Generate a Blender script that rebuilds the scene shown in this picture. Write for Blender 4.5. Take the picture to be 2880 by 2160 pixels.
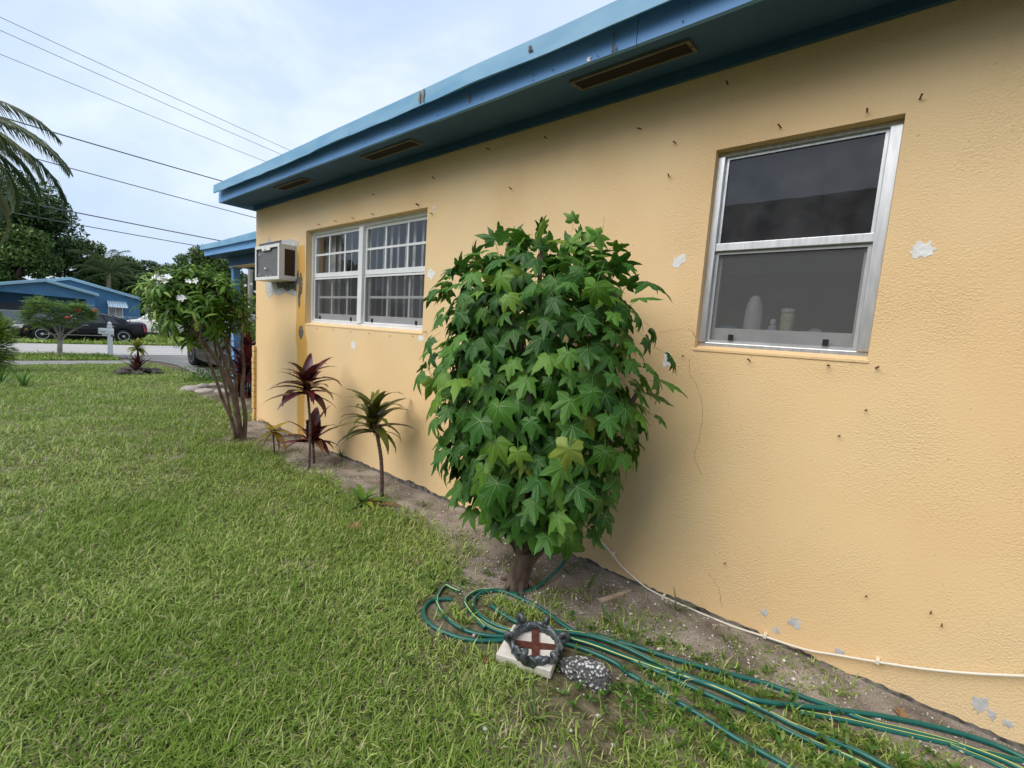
import bpy, math, random
import numpy as np
from mathutils import Vector, Matrix
for o in list(bpy.data.objects): bpy.data.objects.remove(o)
SC = bpy.context.scene
COL = SC.collection
random.seed(7); RNG = np.random.default_rng(7)
rad = math.radians

# ------------------------------------------------------------------ camera
CAM = np.array([-2.35, 0.0, 1.37]); FPX = 1257.5
_y, _p, _r = rad(50.54), rad(6.41), rad(3.87)
_f = np.array([math.sin(_y)*math.cos(_p), math.cos(_y)*math.cos(_p), -math.sin(_p)])
_r0 = np.array([math.cos(_y), -math.sin(_y), 0.0]); _u0 = np.cross(_r0, _f)
_rt = math.cos(_r)*_r0 + math.sin(_r)*_u0; _up = -math.sin(_r)*_r0 + math.cos(_r)*_u0
cd = bpy.data.cameras.new('camera'); cam = bpy.data.objects.new('camera', cd); COL.objects.link(cam)
cd.sensor_fit = 'HORIZONTAL'; cd.sensor_width = 36; cd.lens = 36*FPX/2880; cd.clip_start = .05; cd.clip_end = 2000
M = Matrix(((_rt[0], _up[0], -_f[0], CAM[0]), (_rt[1], _up[1], -_f[1], CAM[1]), (_rt[2], _up[2], -_f[2], CAM[2]), (0, 0, 0, 1)))
cam.matrix_world = M
SC.camera = cam
# ------------------------------------------------------------------ world, sun, exposure
SUN_EL, SUN_AZ = rad(49), rad(-72)          # azimuth measured from +y towards +x
w = bpy.data.worlds.new('World'); SC.world = w; w.use_nodes = True
nt = w.node_tree; nt.nodes.clear()
def wn(t, **k):
    n = nt.nodes.new(t)
    for a, b in k.items(): setattr(n, a, b)
    return n
sky = wn('ShaderNodeTexSky', sky_type='NISHITA', sun_disc=False); sky.sun_elevation = SUN_EL; sky.sun_rotation = SUN_AZ
sky.air_density = 1.2; sky.dust_density = 2.5
tc = wn('ShaderNodeTexCoord'); mp = wn('ShaderNodeMapping'); mp.inputs['Scale'].default_value = (1.6, 1.1, 2.6); mp.inputs['Rotation'].default_value = (0.3, .5, .4); mp.inputs['Location'].default_value = (1.7, .6, .2)
nz = wn('ShaderNodeTexNoise'); nz.inputs['Scale'].default_value = 1.5; nz.inputs['Detail'].default_value = 6; nz.inputs['Roughness'].default_value = .55; nz.inputs['Distortion'].default_value = .35
rp = wn('ShaderNodeValToRGB')
rp.color_ramp.elements[0].position = .34; rp.color_ramp.elements[0].color = (3.05, 3.85, 5.15, 1)
rp.color_ramp.elements[1].position = .60; rp.color_ramp.elements[1].color = (4.5, 5.05, 5.8, 1)
e = rp.color_ramp.elements.new(.50); e.color = (3.75, 4.4, 5.4, 1)
mx = wn('ShaderNodeMix', data_type='RGBA'); mx.inputs[0].default_value = .86
bg = wn('ShaderNodeBackground'); bg.inputs[1].default_value = .1; ow = wn('ShaderNodeOutputWorld')
nt.links.new(tc.outputs['Generated'], mp.inputs[0]); nt.links.new(mp.outputs[0], nz.inputs['Vector']); nt.links.new(nz.outputs['Fac'], rp.inputs[0])
nt.links.new(sky.outputs[0], mx.inputs[6]); nt.links.new(rp.outputs[0], mx.inputs[7]); nt.links.new(mx.outputs[2], bg.inputs[0]); nt.links.new(bg.outputs[0], ow.inputs[0])
sd = bpy.data.lights.new('sun', 'SUN'); sd.energy = 1.5; sd.angle = rad(55); sd.color = (1, .95, .87)
sun = bpy.data.objects.new('sun', sd); COL.objects.link(sun)
_sd = Vector((math.sin(SUN_AZ)*math.cos(SUN_EL), math.cos(SUN_AZ)*math.cos(SUN_EL), math.sin(SUN_EL)))
sun.rotation_euler = _sd.to_track_quat('Z', 'Y').to_euler(); sun.location = (-8, 8, 12)
SC.view_settings.view_transform = 'Standard'; SC.view_settings.look = 'None'; SC.view_settings.gamma = 1; SC.view_settings.exposure = 1.02
SC.view_settings.use_curve_mapping = False
SC.render.engine = 'CYCLES'
SC.cycles.max_bounces = 8; SC.cycles.transparent_max_bounces = 24

# ------------------------------------------------------------------ pixel -> place (photograph 2880 x 2160)
def ray(px, py): return _f + _rt*(px-1440)/FPX - _up*(py-1080)/FPX
def onX(px, py, X): q = ray(px, py); return CAM + q*((X-CAM[0])/q[0])
def onY(px, py, Y): q = ray(px, py); return CAM + q*((Y-CAM[1])/q[1])
def onZ(px, py, Z): q = ray(px, py); return CAM + q*((Z-CAM[2])/q[2])
def zg(y):
    y = np.asarray(y, float)
    z = np.interp(y, [5.5, 9, 18, 21, 22], [0, -.10, -.36, -.395, -.40])
    return z
def onG(px, py, dz=0):
    z = 0.
    for i in range(60):
        p = onZ(px, py, z+dz); z = .5*z + .5*float(zg(p[1]))
    return p

# ------------------------------------------------------------------ materials
MATS = {}
def newmat(name):
    m = bpy.data.materials.new(name); m.use_nodes = True; t = m.node_tree
    b = t.nodes['Principled BSDF']; MATS[name] = m
    return m, t, b
def N(t, typ, **k):
    n = t.nodes.new(typ)
    for a, b in k.items(): setattr(n, a, b)
    return n
def L(t, a, b): t.links.new(a, b)
def mat(name, col, rough=.7, metal=0, col2=None, scale=8, detail=4, contrast=(.35, .65), bump=0, bscale=40, bdist=.01, spec=.3, coat=0, noise_scale3=None):
    m, t, b = newmat(name)
    b.inputs['Base Color'].default_value = (*col, 1); b.inputs['Roughness'].default_value = rough; b.inputs['Metallic'].default_value = metal
    b.inputs['Specular IOR Level'].default_value = spec; b.inputs['Coat Weight'].default_value = coat
    co = N(t, 'ShaderNodeTexCoord')
    vec = co.outputs['Object']
    if noise_scale3:
        mpn = N(t, 'ShaderNodeMapping'); mpn.inputs['Scale'].default_value = noise_scale3; L(t, vec, mpn.inputs[0]); vec = mpn.outputs[0]
    if col2 is not None:
        n = N(t, 'ShaderNodeTexNoise'); n.inputs['Scale'].default_value = scale; n.inputs['Detail'].default_value = detail
        r = N(t, 'ShaderNodeValToRGB'); r.color_ramp.elements[0].position = contrast[0]; r.color_ramp.elements[1].position = contrast[1]
        r.color_ramp.elements[0].color = (*col, 1); r.color_ramp.elements[1].color = (*col2, 1)
        L(t, vec, n.inputs['Vector']); L(t, n.outputs['Fac'], r.inputs[0]); L(t, r.outputs[0], b.inputs['Base Color'])
    if bump:
        n = N(t, 'ShaderNodeTexNoise'); n.inputs['Scale'].default_value = bscale; n.inputs['Detail'].default_value = 4
        bp = N(t, 'ShaderNodeBump'); bp.inputs['Strength'].default_value = bump; bp.inputs['Distance'].default_value = bdist
        L(t, vec, n.inputs['Vector']); L(t, n.outputs['Fac'], bp.inputs['Height']); L(t, bp.outputs[0], b.inputs['Normal'])
    return m
def leafmat(name, cols, trans=.25, rough=.45, spec=.35, mottle=None, mscale=45):
    """cols: list of (pos,colour) along a per-leaf random number (object random + 'rnd' attribute)"""
    m, t, b = newmat(name)
    oi = N(t, 'ShaderNodeObjectInfo'); at = N(t, 'ShaderNodeAttribute', attribute_name='rnd')
    ad = N(t, 'ShaderNodeMath', operation='ADD'); fr = N(t, 'ShaderNodeMath', operation='FRACT')
    L(t, oi.outputs['Random'], ad.inputs[0]); L(t, at.outputs['Fac'], ad.inputs[1]); L(t, ad.outputs[0], fr.inputs[0])
    r = N(t, 'ShaderNodeValToRGB'); cr = r.color_ramp
    cr.elements[0].position = cols[0][0]; cr.elements[0].color = (*cols[0][1], 1)
    cr.elements[1].position = cols[-1][0]; cr.elements[1].color = (*cols[-1][1], 1)
    for p_, c_ in cols[1:-1]:
        e_ = cr.elements.new(p_); e_.color = (*c_, 1)
    L(t, fr.outputs[0], r.inputs[0]); out = r.outputs[0]
    if mottle:
        co = N(t, 'ShaderNodeTexCoord'); n = N(t, 'ShaderNodeTexNoise'); n.inputs['Scale'].default_value = mscale; n.inputs['Detail'].default_value = 3
        L(t, co.outputs['Object'], n.inputs['Vector'])
        mr = N(t, 'ShaderNodeMapRange'); mr.inputs[1].default_value = .45; mr.inputs[2].default_value = .75; mr.inputs[3].default_value = 0; mr.inputs[4].default_value = .55
        L(t, n.outputs['Fac'], mr.inputs[0])
        mm = N(t, 'ShaderNodeMix', data_type='RGBA'); L(t, mr.outputs[0], mm.inputs[0]); L(t, out, mm.inputs[6]); mm.inputs[7].default_value = (*mottle, 1); out = mm.outputs[2]
    L(t, out, b.inputs['Base Color']); b.inputs['Roughness'].default_value = rough; b.inputs['Specular IOR Level'].default_value = spec
    tr = N(t, 'ShaderNodeBsdfTranslucent'); L(t, out, tr.inputs[0]); mxs = N(t, 'ShaderNodeMixShader'); mxs.inputs[0].default_value = trans
    o = t.nodes['Material Output']; L(t, b.outputs[0], mxs.inputs[1]); L(t, tr.outputs[0], mxs.inputs[2]); L(t, mxs.outputs[0], o.inputs[0])
    return m

def wallmat(name, base, c2, c3):
    m, t, b = newmat(name); co = N(t, 'ShaderNodeTexCoord')
    n1 = N(t, 'ShaderNodeTexNoise'); n1.inputs['Scale'].default_value = .9; n1.inputs['Detail'].default_value = 3; L(t, co.outputs['Object'], n1.inputs['Vector'])
    r = N(t, 'ShaderNodeValToRGB'); r.color_ramp.elements[0].position = .35; r.color_ramp.elements[0].color = (*base, 1); r.color_ramp.elements[1].position = .68; r.color_ramp.elements[1].color = (*c3, 1)
    e_ = r.color_ramp.elements.new(.52); e_.color = (*c2, 1); L(t, n1.outputs['Fac'], r.inputs[0])
    # fine dirt in the pits of the stucco
    n2 = N(t, 'ShaderNodeTexNoise'); n2.inputs['Scale'].default_value = 120; n2.inputs['Detail'].default_value = 3; n2.inputs['Roughness'].default_value = .55; n2.inputs['Distortion'].default_value = .6
    mpn = N(t, 'ShaderNodeMapping'); mpn.inputs['Scale'].default_value = (1, .95, 1.1); L(t, co.outputs['Object'], mpn.inputs[0]); L(t, mpn.outputs[0], n2.inputs['Vector'])
    n3 = N(t, 'ShaderNodeTexNoise'); n3.inputs['Scale'].default_value = 2.2; n3.inputs['Detail'].default_value = 2; L(t, co.outputs['Object'], n3.inputs['Vector'])
    mr = N(t, 'ShaderNodeMapRange'); mr.inputs[1].default_value = .36; mr.inputs[2].default_value = .66; mr.inputs[3].default_value = .25; mr.inputs[4].default_value = .8; L(t, n3.outputs['Fac'], mr.inputs[0])
    # specks
    n4 = N(t, 'ShaderNodeTexNoise'); n4.inputs['Scale'].default_value = 55; n4.inputs['Detail'].default_value = 2; L(t, co.outputs['Object'], n4.inputs['Vector'])
    m4 = N(t, 'ShaderNodeMapRange'); m4.inputs[1].default_value = .70; m4.inputs[2].default_value = .80; m4.inputs[3].default_value = 0; m4.inputs[4].default_value = .5; L(t, n4.outputs['Fac'], m4.inputs[0])
    mm = N(t, 'ShaderNodeMix', data_type='RGBA'); L(t, m4.outputs[0], mm.inputs[0]); L(t, r.outputs[0], mm.inputs[6]); mm.inputs[7].default_value = (.25, .16, .07, 1)
    L(t, mm.outputs[2], b.inputs['Base Color']); b.inputs['Roughness'].default_value = .62; b.inputs['Specular IOR Level'].default_value = .3
    bp = N(t, 'ShaderNodeBump'); bp.inputs['Distance'].default_value = .007; L(t, mr.outputs[0], bp.inputs['Strength']); L(t, n2.outputs['Fac'], bp.inputs['Height'])
    L(t, bp.outputs[0], b.inputs['Normal'])
    return m
def glassmat(name, tint=(1, 1, 1), ior=1.5, dust=.0):
    m, t, b = newmat(name); t.nodes.remove(b)
    fr = N(t, 'ShaderNodeFresnel'); fr.inputs[0].default_value = ior
    ml = N(t, 'ShaderNodeMath', operation='MULTIPLY'); ml.inputs[1].default_value = 1.6; ml.use_clamp = True; L(t, fr.outputs[0], ml.inputs[0])
    tr = N(t, 'ShaderNodeBsdfTransparent'); tr.inputs[0].default_value = (*tint, 1); gl = N(t, 'ShaderNodeBsdfGlossy'); gl.inputs['Roughness'].default_value = .015
    ms = N(t, 'ShaderNodeMixShader'); L(t, ml.outputs[0], ms.inputs[0]); L(t, tr.outputs[0], ms.inputs[1]); L(t, gl.outputs[0], ms.inputs[2])
    co = N(t, 'ShaderNodeTexCoord'); nw = N(t, 'ShaderNodeTexNoise'); nw.inputs['Scale'].default_value = 5; nw.inputs['Detail'].default_value = 2; L(t, co.outputs['Object'], nw.inputs['Vector'])
    bp = N(t, 'ShaderNodeBump'); bp.inputs['Strength'].default_value = .05; bp.inputs['Distance'].default_value = .004; L(t, nw.outputs['Fac'], bp.inputs['Height']); L(t, bp.outputs[0], gl.inputs['Normal'])
    nd = N(t, 'ShaderNodeTexNoise'); nd.inputs['Scale'].default_value = 9; nd.inputs['Detail'].default_value = 8; L(t, co.outputs['Object'], nd.inputs['Vector'])
    md = N(t, 'ShaderNodeMapRange'); md.inputs[1].default_value = .3; md.inputs[2].default_value = .7; md.inputs[3].default_value = dust*.5; md.inputs[4].default_value = dust*1.5; L(t, nd.outputs['Fac'], md.inputs[0])
    df = N(t, 'ShaderNodeBsdfDiffuse'); df.inputs[0].default_value = (.45, .45, .46, 1); m2 = N(t, 'ShaderNodeMixShader'); L(t, md.outputs[0], m2.inputs[0]); L(t, ms.outputs[0], m2.inputs[1]); L(t, df.outputs[0], m2.inputs[2])
    L(t, m2.outputs[0], t.nodes['Material Output'].inputs[0])
    return m
def screenmat(name, dens=.5, col=(.10, .10, .11)):
    m, t, b = newmat(name); b.inputs['Base Color'].default_value = (*col, 1); b.inputs['Roughness'].default_value = .7
    tr = N(t, 'ShaderNodeBsdfTransparent'); ms = N(t, 'ShaderNodeMixShader')
    co = N(t, 'ShaderNodeTexCoord'); mpn = N(t, 'ShaderNodeMapping'); mpn.inputs['Scale'].default_value = (1, 40, 420); L(t, co.outputs['Object'], mpn.inputs[0])
    n = N(t, 'ShaderNodeTexNoise'); n.inputs['Scale'].default_value = 1; n.inputs['Detail'].default_value = 1; L(t, mpn.outputs[0], n.inputs['Vector'])
    mr = N(t, 'ShaderNodeMapRange'); mr.inputs[3].default_value = dens-.12; mr.inputs[4].default_value = dens+.12; L(t, n.outputs['Fac'], mr.inputs[0])
    L(t, mr.outputs[0], ms.inputs[0]); L(t, tr.outputs[0], ms.inputs[1]); L(t, b.outputs[0], ms.inputs[2]); L(t, ms.outputs[0], t.nodes['Material Output'].inputs[0])
    return m

STUCCO = wallmat('stucco', (.82, .56, .29), (.84, .60, .325), (.80, .597, .347))
OCHRE = wallmat('ochre_stucco', (.72, .42, .10), (.66, .37, .09), (.76, .47, .14))
BLUE = mat('blue_paint', (.13, .31, .62), .5, col2=(.17, .38, .70), scale=3, bump=.25, bscale=25, bdist=.004, noise_scale3=(3, .4, 3))
BLUE_METAL = mat('blue_drip_edge', (.15, .34, .52), .42, col2=(.22, .42, .58), scale=6, bump=.1, bscale=8, bdist=.004, noise_scale3=(2, .5, 2))
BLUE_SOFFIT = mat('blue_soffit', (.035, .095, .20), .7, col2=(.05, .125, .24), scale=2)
BEIGE = mat('vent_frame', (.13, .12, .10), .5, col2=(.18, .16, .13), scale=12)
DARKMESH = mat('dark_mesh', (.025, .02, .018), .9)
CONC_PATCH = mat('bare_cement', (.42, .41, .39), .85, col2=(.60, .59, .57), scale=30, bump=.5, bscale=90, bdist=.004)
CHIP = mat('white_chip', (.72, .71, .68), .8, col2=(.85, .84, .82), scale=40, bump=.6, bscale=70, bdist=.006)
SOOT = mat('mould', (.05, .045, .04), .9, col2=(.22, .20, .17), scale=25)
RUSTNAIL = mat('rusty_nail', (.09, .035, .02), .8, col2=(.16, .07, .03), scale=90)
WHITE = mat('white_paint', (.72, .73, .73), .4, col2=(.80, .80, .80), scale=5)
ALU = mat('aluminium', (.55, .56, .57), .38, metal=.75, col2=(.68, .69, .70), scale=14, noise_scale3=(4, 4, .6), bump=.08, bscale=60, bdist=.002)
ALU_DULL = mat('aluminium_dull', (.40, .40, .41), .5, metal=.4, col2=(.5, .5, .5), scale=8)
GLASS = glassmat('window_glass', dust=.02); SCREEN = screenmat('insect_screen', .42, (.06, .06, .065)); SCREEN2 = screenmat('insect_screen_dense', .34, (.22, .22, .225))
OBSCURE = glassmat('tinted_glass', (.10, .10, .11), dust=.07)
INTERIOR = mat('interior_plaster', (.66, .64, .60), .9); FLOOR_IN = mat('interior_floor', (.2, .17, .14), .7)
CURTAIN = mat('white_slat', (.80, .80, .79), .6)
BLACKP = mat('black_plastic', (.02, .02, .022), .45)
ACWHITE = mat('ac_white', (.66, .66, .63), .45, col2=(.72, .72, .70), scale=9)
ACGRILLE = mat('ac_grille', (.10, .10, .11), .6, col2=(.17, .17, .18), scale=14, noise_scale3=(1, 1, 12))
STEELC = mat('coil', (.17, .17, .18), .45, metal=.3)
COILB = mat('side_louvre', (.09, .055, .04), .7)
BRICKM = mat('painted_brick', (.62, .42, .17), .8, col2=(.72, .50, .22), scale=12, bump=.3)
SOIL = None

# ------------------------------------------------------------------ mesh helpers
class MB:
    def __init__(s): s.v = []; s.f = []; s.m = []
    def add(s, vs, fs, mi=0):
        o = len(s.v); s.v += [tuple(map(float, v)) for v in vs]; s.f += [tuple(i+o for i in f) for f in fs]; s.m += [mi]*len(fs); return s
    def box(s, x0, x1, y0, y1, z0, z1, mi=0):
        return s.add([(x0, y0, z0), (x1, y0, z0), (x1, y1, z0), (x0, y1, z0), (x0, y0, z1), (x1, y0, z1), (x1, y1, z1), (x0, y1, z1)],
              [(0, 3, 2, 1), (4, 5, 6, 7), (0, 1, 5, 4), (1, 2, 6, 5), (2, 3, 7, 6), (3, 0, 4, 7)], mi)
    def tube(s, pts, r, n=8, mi=0, cap=True, closed=False):
        P = [np.array(p, float) for p in pts]; k = len(P)
        R_ = [r]*k if np.isscalar(r) else list(r)
        vs = []; prev = None
        for i in range(k):
            if closed: d = P[(i+1) % k]-P[i-1]
            else: d = P[min(i+1, k-1)]-P[max(i-1, 0)]
            d = d/(np.linalg.norm(d)+1e-12)
            if prev is None:
                a = np.array([0, 0, 1.]) if abs(d[2]) < .9 else np.array([1., 0, 0]); u = np.cross(d, a)
            else: u = prev-d*(prev@d)
            u /= np.linalg.norm(u)+1e-12; prev = u; v = np.cross(d, u)
            for j in range(n):
                a = 2*math.pi*j/n; vs.append(P[i]+R_[i]*(math.cos(a)*u+math.sin(a)*v))
        fs = []
        for i in range(k if closed else k-1):
            for j in range(n):
                a = i*n+j; b = i*n+(j+1) % n; i2 = (i+1) % k
                fs.append((a, b, i2*n+(j+1) % n, i2*n+j))
        if cap and not closed: fs += [tuple(range(n))[::-1], tuple((k-1)*n+j for j in range(n))]
        return s.add(vs, fs, mi)
    def lathe(s, prof, c=(0, 0, 0), n=16, mi=0, axis='z'):
        vs = []; fs = []
        for (r, z) in prof:
            for j in range(n):
                a = 2*math.pi*j/n; p = (r*math.cos(a), r*math.sin(a), z)
                if axis == 'y': p = (p[0], p[2], p[1])
                if axis == 'x': p = (p[2], p[0], p[1])
                vs.append((p[0]+c[0], p[1]+c[1], p[2]+c[2]))
        k = len(prof)
        for i in range(k-1):
            for j in range(n): fs.append((i*n+j, i*n+(j+1) % n, (i+1)*n+(j+1) % n, (i+1)*n+j))
        fs += [tuple(range(n))[::-1], tuple((k-1)*n+j for j in range(n))]
        return s.add(vs, fs, mi)
    def mesh(s, name, mats, smooth=False):
        me = bpy.data.meshes.new(name); me.from_pydata(s.v, [], s.f); me.validate()
        for m in (mats if isinstance(mats, (list, tuple)) else [mats]): me.materials.append(m)
        if len(s.m) == len(me.polygons): me.polygons.foreach_set('material_index', s.m)
        if smooth: me.polygons.foreach_set('use_smooth', [True]*len(me.polygons))
        me.update(); return me
    def obj(s, name, mats, parent=None, smooth=False, bevel=0):
        o = mkobj(name, s.mesh(name, mats, smooth), parent)
        if bevel:
            b = o.modifiers.new('bevel', 'BEVEL'); b.width = bevel; b.segments = 2; b.limit_method = 'ANGLE'
        return o
def mkobj(name, data, parent=None):
    o = bpy.data.objects.new(name, data); COL.objects.link(o)
    if parent is not None: o.parent = parent
    return o
def tag(o, label, cat, group=None):
    o['label'] = label; o['category'] = cat
    if group: o['group'] = group
    return o
def thing(name, label, cat, loc=(0, 0, 0), rz=0, group=None):
    o = mkobj(name, None); o.location = loc; o.rotation_euler = (0, 0, rz); o.empty_display_size = .1
    return tag(o, label, cat, group)
def struct(o): o['kind'] = 'structure'; return o
def stuff(o, label=None, cat=None):
    o['kind'] = 'stuff'
    if label: o['label'] = label; o['category'] = cat
    return o
def npmesh(name, V, F, mats, rnd=None, smooth=False, fm=None):
    """V (n,3); F list of arrays (m,k)"""
    me = bpy.data.meshes.new(name); V = np.asarray(V, np.float32)
    me.vertices.add(len(V)); me.vertices.foreach_set('co', V.ravel())
    tot = np.concatenate([f.ravel() for f in F]).astype(np.int32); ks = np.concatenate([np.full(len(f), f.shape[1]) for f in F]).astype(np.int32)
    me.loops.add(len(tot)); me.loops.foreach_set('vertex_index', tot)
    me.polygons.add(len(ks)); st = np.concatenate([[0], np.cumsum(ks)[:-1]]).astype(np.int32)
    me.polygons.foreach_set('loop_start', st)
    try: me.polygons.foreach_set('loop_total', ks)
    except Exception: pass
    if fm is not None: me.polygons.foreach_set('material_index', np.asarray(fm, np.int32))
    if smooth: me.polygons.foreach_set('use_smooth', np.ones(len(ks), bool))
    me.update(calc_edges=True)
    if rnd is not None:
        a = me.attributes.new('rnd', 'FLOAT', 'POINT'); a.data.foreach_set('value', np.asarray(rnd, np.float32))
    for m in (mats if isinstance(mats, (list, tuple)) else [mats]): me.materials.append(m)
    return me
def frames(t, n):
    """rows of rotation matrices with local y = t (tip direction), local z close to n"""
    t = t/np.linalg.norm(t, axis=1, keepdims=True); x = np.cross(t, n); x /= np.linalg.norm(x, axis=1, keepdims=True)+1e-9
    z = np.cross(x, t); return np.stack([x, t, z], axis=2)
def scatter(name, tv, tf, pos, R, S, mats, rnd=None, fm=None, smooth=False):
    """join many copies of a template (verts tv, faces tf: list of index tuples) into one mesh"""
    tv = np.asarray(tv, float); m = len(pos); n = len(tv)
    S = np.asarray(S, float); S = S.reshape(m, 1, -1)
    V = np.einsum('mij,mnj->mni', R, tv[None]*S) + pos[:, None, :]
    F = []; FM = []
    for k in sorted(set(len(f) for f in tf)):
        idx = [i for i, f in enumerate(tf) if len(f) == k]
        b = np.array([tf[i] for i in idx]); F.append((b[None]+(np.arange(m)*n)[:, None, None]).reshape(-1, k))
        if fm is not None: FM.append(np.tile(np.array([fm[i] for i in idx]), m))
    if rnd is None: rnd = RNG.random(m)
    return npmesh(name, V.reshape(-1, 3), F, mats, np.repeat(rnd, n), smooth, np.concatenate(FM) if fm is not None else None)
def vnoise(x, y, s, seed=0):
    g = np.random.default_rng(seed).random((256, 256)); x = np.asarray(x)*s+100; y = np.asarray(y)*s+100
    i = np.floor(x).astype(int); j = np.floor(y).astype(int); a = x-i; b = y-j; a = a*a*(3-2*a); b = b*b*(3-2*b)
    q = lambda p, r: g[p % 256, r % 256]
    return (q(i, j)*(1-a)+q(i+1, j)*a)*(1-b)+(q(i, j+1)*(1-a)+q(i+1, j+1)*a)*b
def mat4(R, p, s=1.):
    m = np.eye(4); m[:3, :3] = R*s; m[:3, 3] = p; return Matrix(m.tolist())
def leaf_objects(parent, name, meshes, pos, R, S):
    for i in range(len(pos)):
        o = mkobj(name, meshes[i % len(meshes)], parent)
        o.matrix_local = mat4(R[i], pos[i], S[i])
def wpoly(mb, pts, x0, th=.002, mi=0):
    """flat irregular patch on the wall: pts are (y,z); sits th proud of x0 (towards -x)"""
    n = len(pts); vs = [(x0-th, p[0], p[1]) for p in pts]+[(x0+.001, p[0], p[1]) for p in pts]
    fs = [tuple(range(n))]+[(i, (i+1) % n, n+(i+1) % n, n+i) for i in range(n)]
    return mb.add(vs, fs, mi)
def blob(cy, cz, ry, rz, n=14, jag=.3, seed=1):
    r = random.Random(seed); out = []
    for i in range(n):
        a = 2*math.pi*i/n; k = 1+r.uniform(-jag, jag); out.append((cy+ry*k*math.cos(a), cz+rz*k*math.sin(a)))
    return out
def spline(pts, k=6):
    P = [np.array(p, float) for p in pts]; out = []
    for i in range(len(P)-1):
        p0 = P[max(i-1, 0)]; p1 = P[i]; p2 = P[i+1]; p3 = P[min(i+2, len(P)-1)]
        for j in range(k):
            t = j/k; out.append(.5*((2*p1)+(-p0+p2)*t+(2*p0-5*p1+4*p2-p3)*t*t+(-p0+3*p1-3*p2+p3)*t**3))
    out.append(P[-1]); return out

# ------------------------------------------------------------------ ground
def groundmat():
    m, t, b = newmat('lawn_ground'); co = N(t, 'ShaderNodeTexCoord')
    def noise(s, d=4):
        n = N(t, 'ShaderNodeTexNoise'); n.inputs['Scale'].default_value = s; n.inputs['Detail'].default_value = d; L(t, co.outputs['Object'], n.inputs['Vector']); return n.outputs['Fac']
    def ramp(f, a, ca, b_, cb):
        r = N(t, 'ShaderNodeValToRGB'); r.color_ramp.elements[0].position = a; r.color_ramp.elements[0].color = (*ca, 1); r.color_ramp.elements[1].position = b_; r.color_ramp.elements[1].color = (*cb, 1); L(t, f, r.inputs[0]); return r.outputs[0]
    g = ramp(noise(22, 6), .35, (.075, .065, .035), .7, (.20, .17, .105))
    s = ramp(noise(60, 5), .3, (.15, .115, .085), .7, (.36, .31, .25))
    f = ramp(noise(3.5, 5), .50, (0, 0, 0), .66, (1, 1, 1))
    mx_ = N(t, 'ShaderNodeMix', data_type='RGBA'); L(t, f, mx_.inputs[0]); L(t, g, mx_.inputs[6]); L(t, s, mx_.inputs[7]); L(t, mx_.outputs[2], b.inputs['Base Color'])
    b.inputs['Roughness'].default_value = .95; b.inputs['Specular IOR Level'].default_value = .1
    bp = N(t, 'ShaderNodeBump'); bp.inputs['Strength'].default_value = .6; bp.inputs['Distance'].default_value = .03; L(t, noise(45, 5), bp.inputs['Height']); L(t, bp.outputs[0], b.inputs['Normal'])
    return m
def soilmat():
    m, t, b = newmat('sandy_soil'); co = N(t, 'ShaderNodeTexCoord')
    def noise(s, d=4):
        n = N(t, 'ShaderNodeTexNoise'); n.inputs['Scale'].default_value = s; n.inputs['Detail'].default_value = d; L(t, co.outputs['Object'], n.inputs['Vector']); return n.outputs['Fac']
    r = N(t, 'ShaderNodeValToRGB'); cr = r.color_ramp; cr.elements[0].position = .32; cr.elements[0].color = (.14, .115, .095, 1); cr.elements[1].position = .62; cr.elements[1].color = (.36, .31, .27, 1)
    L(t, noise(4.5, 6), r.inputs[0])
    v = N(t, 'ShaderNodeTexVoronoi'); v.inputs['Scale'].default_value = 130; L(t, co.outputs['Object'], v.inputs['Vector'])
    r2 = N(t, 'ShaderNodeValToRGB'); r2.color_ramp.elements[0].position = .0; r2.color_ramp.elements[0].color = (.55, .5, .45, 1); r2.color_ramp.elements[1].position = .55; r2.color_ramp.elements[1].color = (1, 1, 1, 1); r2.color_ramp.elements[0].color = (1.5, 1.45, 1.4, 1); r2.color_ramp.elements[1].color = (.85, .85, .85, 1)
    L(t, v.outputs['Distance'], r2.inputs[0])
    mm = N(t, 'ShaderNodeMix', data_type='RGBA', blend_type='MULTIPLY'); mm.inputs[0].default_value = 1; L(t, r.outputs[0], mm.inputs[6]); L(t, r2.outputs[0], mm.inputs[7])
    L(t, mm.outputs[2], b.inputs['Base Color']); b.inputs['Roughness'].default_value = .95; b.inputs['Specular IOR Level'].default_value = .1
    bp = N(t, 'ShaderNodeBump'); bp.inputs['Strength'].default_value = .7; bp.inputs['Distance'].default_value = .012; L(t, noise(110, 5), bp.inputs['Height']); L(t, bp.outputs[0], b.inputs['Normal'])
    return m
LAWN = groundmat(); SOIL = soilmat()
ys = np.concatenate([np.linspace(-80, -6, 12), np.arange(-5, 30, .5), np.linspace(31, 400, 30)]); xs = np.concatenate([np.linspace(-300, -8, 18), np.arange(-7, 9, .5), np.linspace(10, 300, 24)])
X, Y = np.meshgrid(xs, ys); Z = zg(Y)
Z = Z + np.where((Y > 29) & (np.abs(X) < 400), -.005, 0)
V = np.stack([X, Y, Z], -1).reshape(-1, 3); nx, ny = len(xs), len(ys)
q = (np.arange(ny-1)[:, None]*nx+np.arange(nx-1)[None]).ravel()
struct(mkobj('ground', npmesh('ground', V, [np.stack([q, q+1, q+nx+1, q+nx], 1)], LAWN, smooth=True)))
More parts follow.
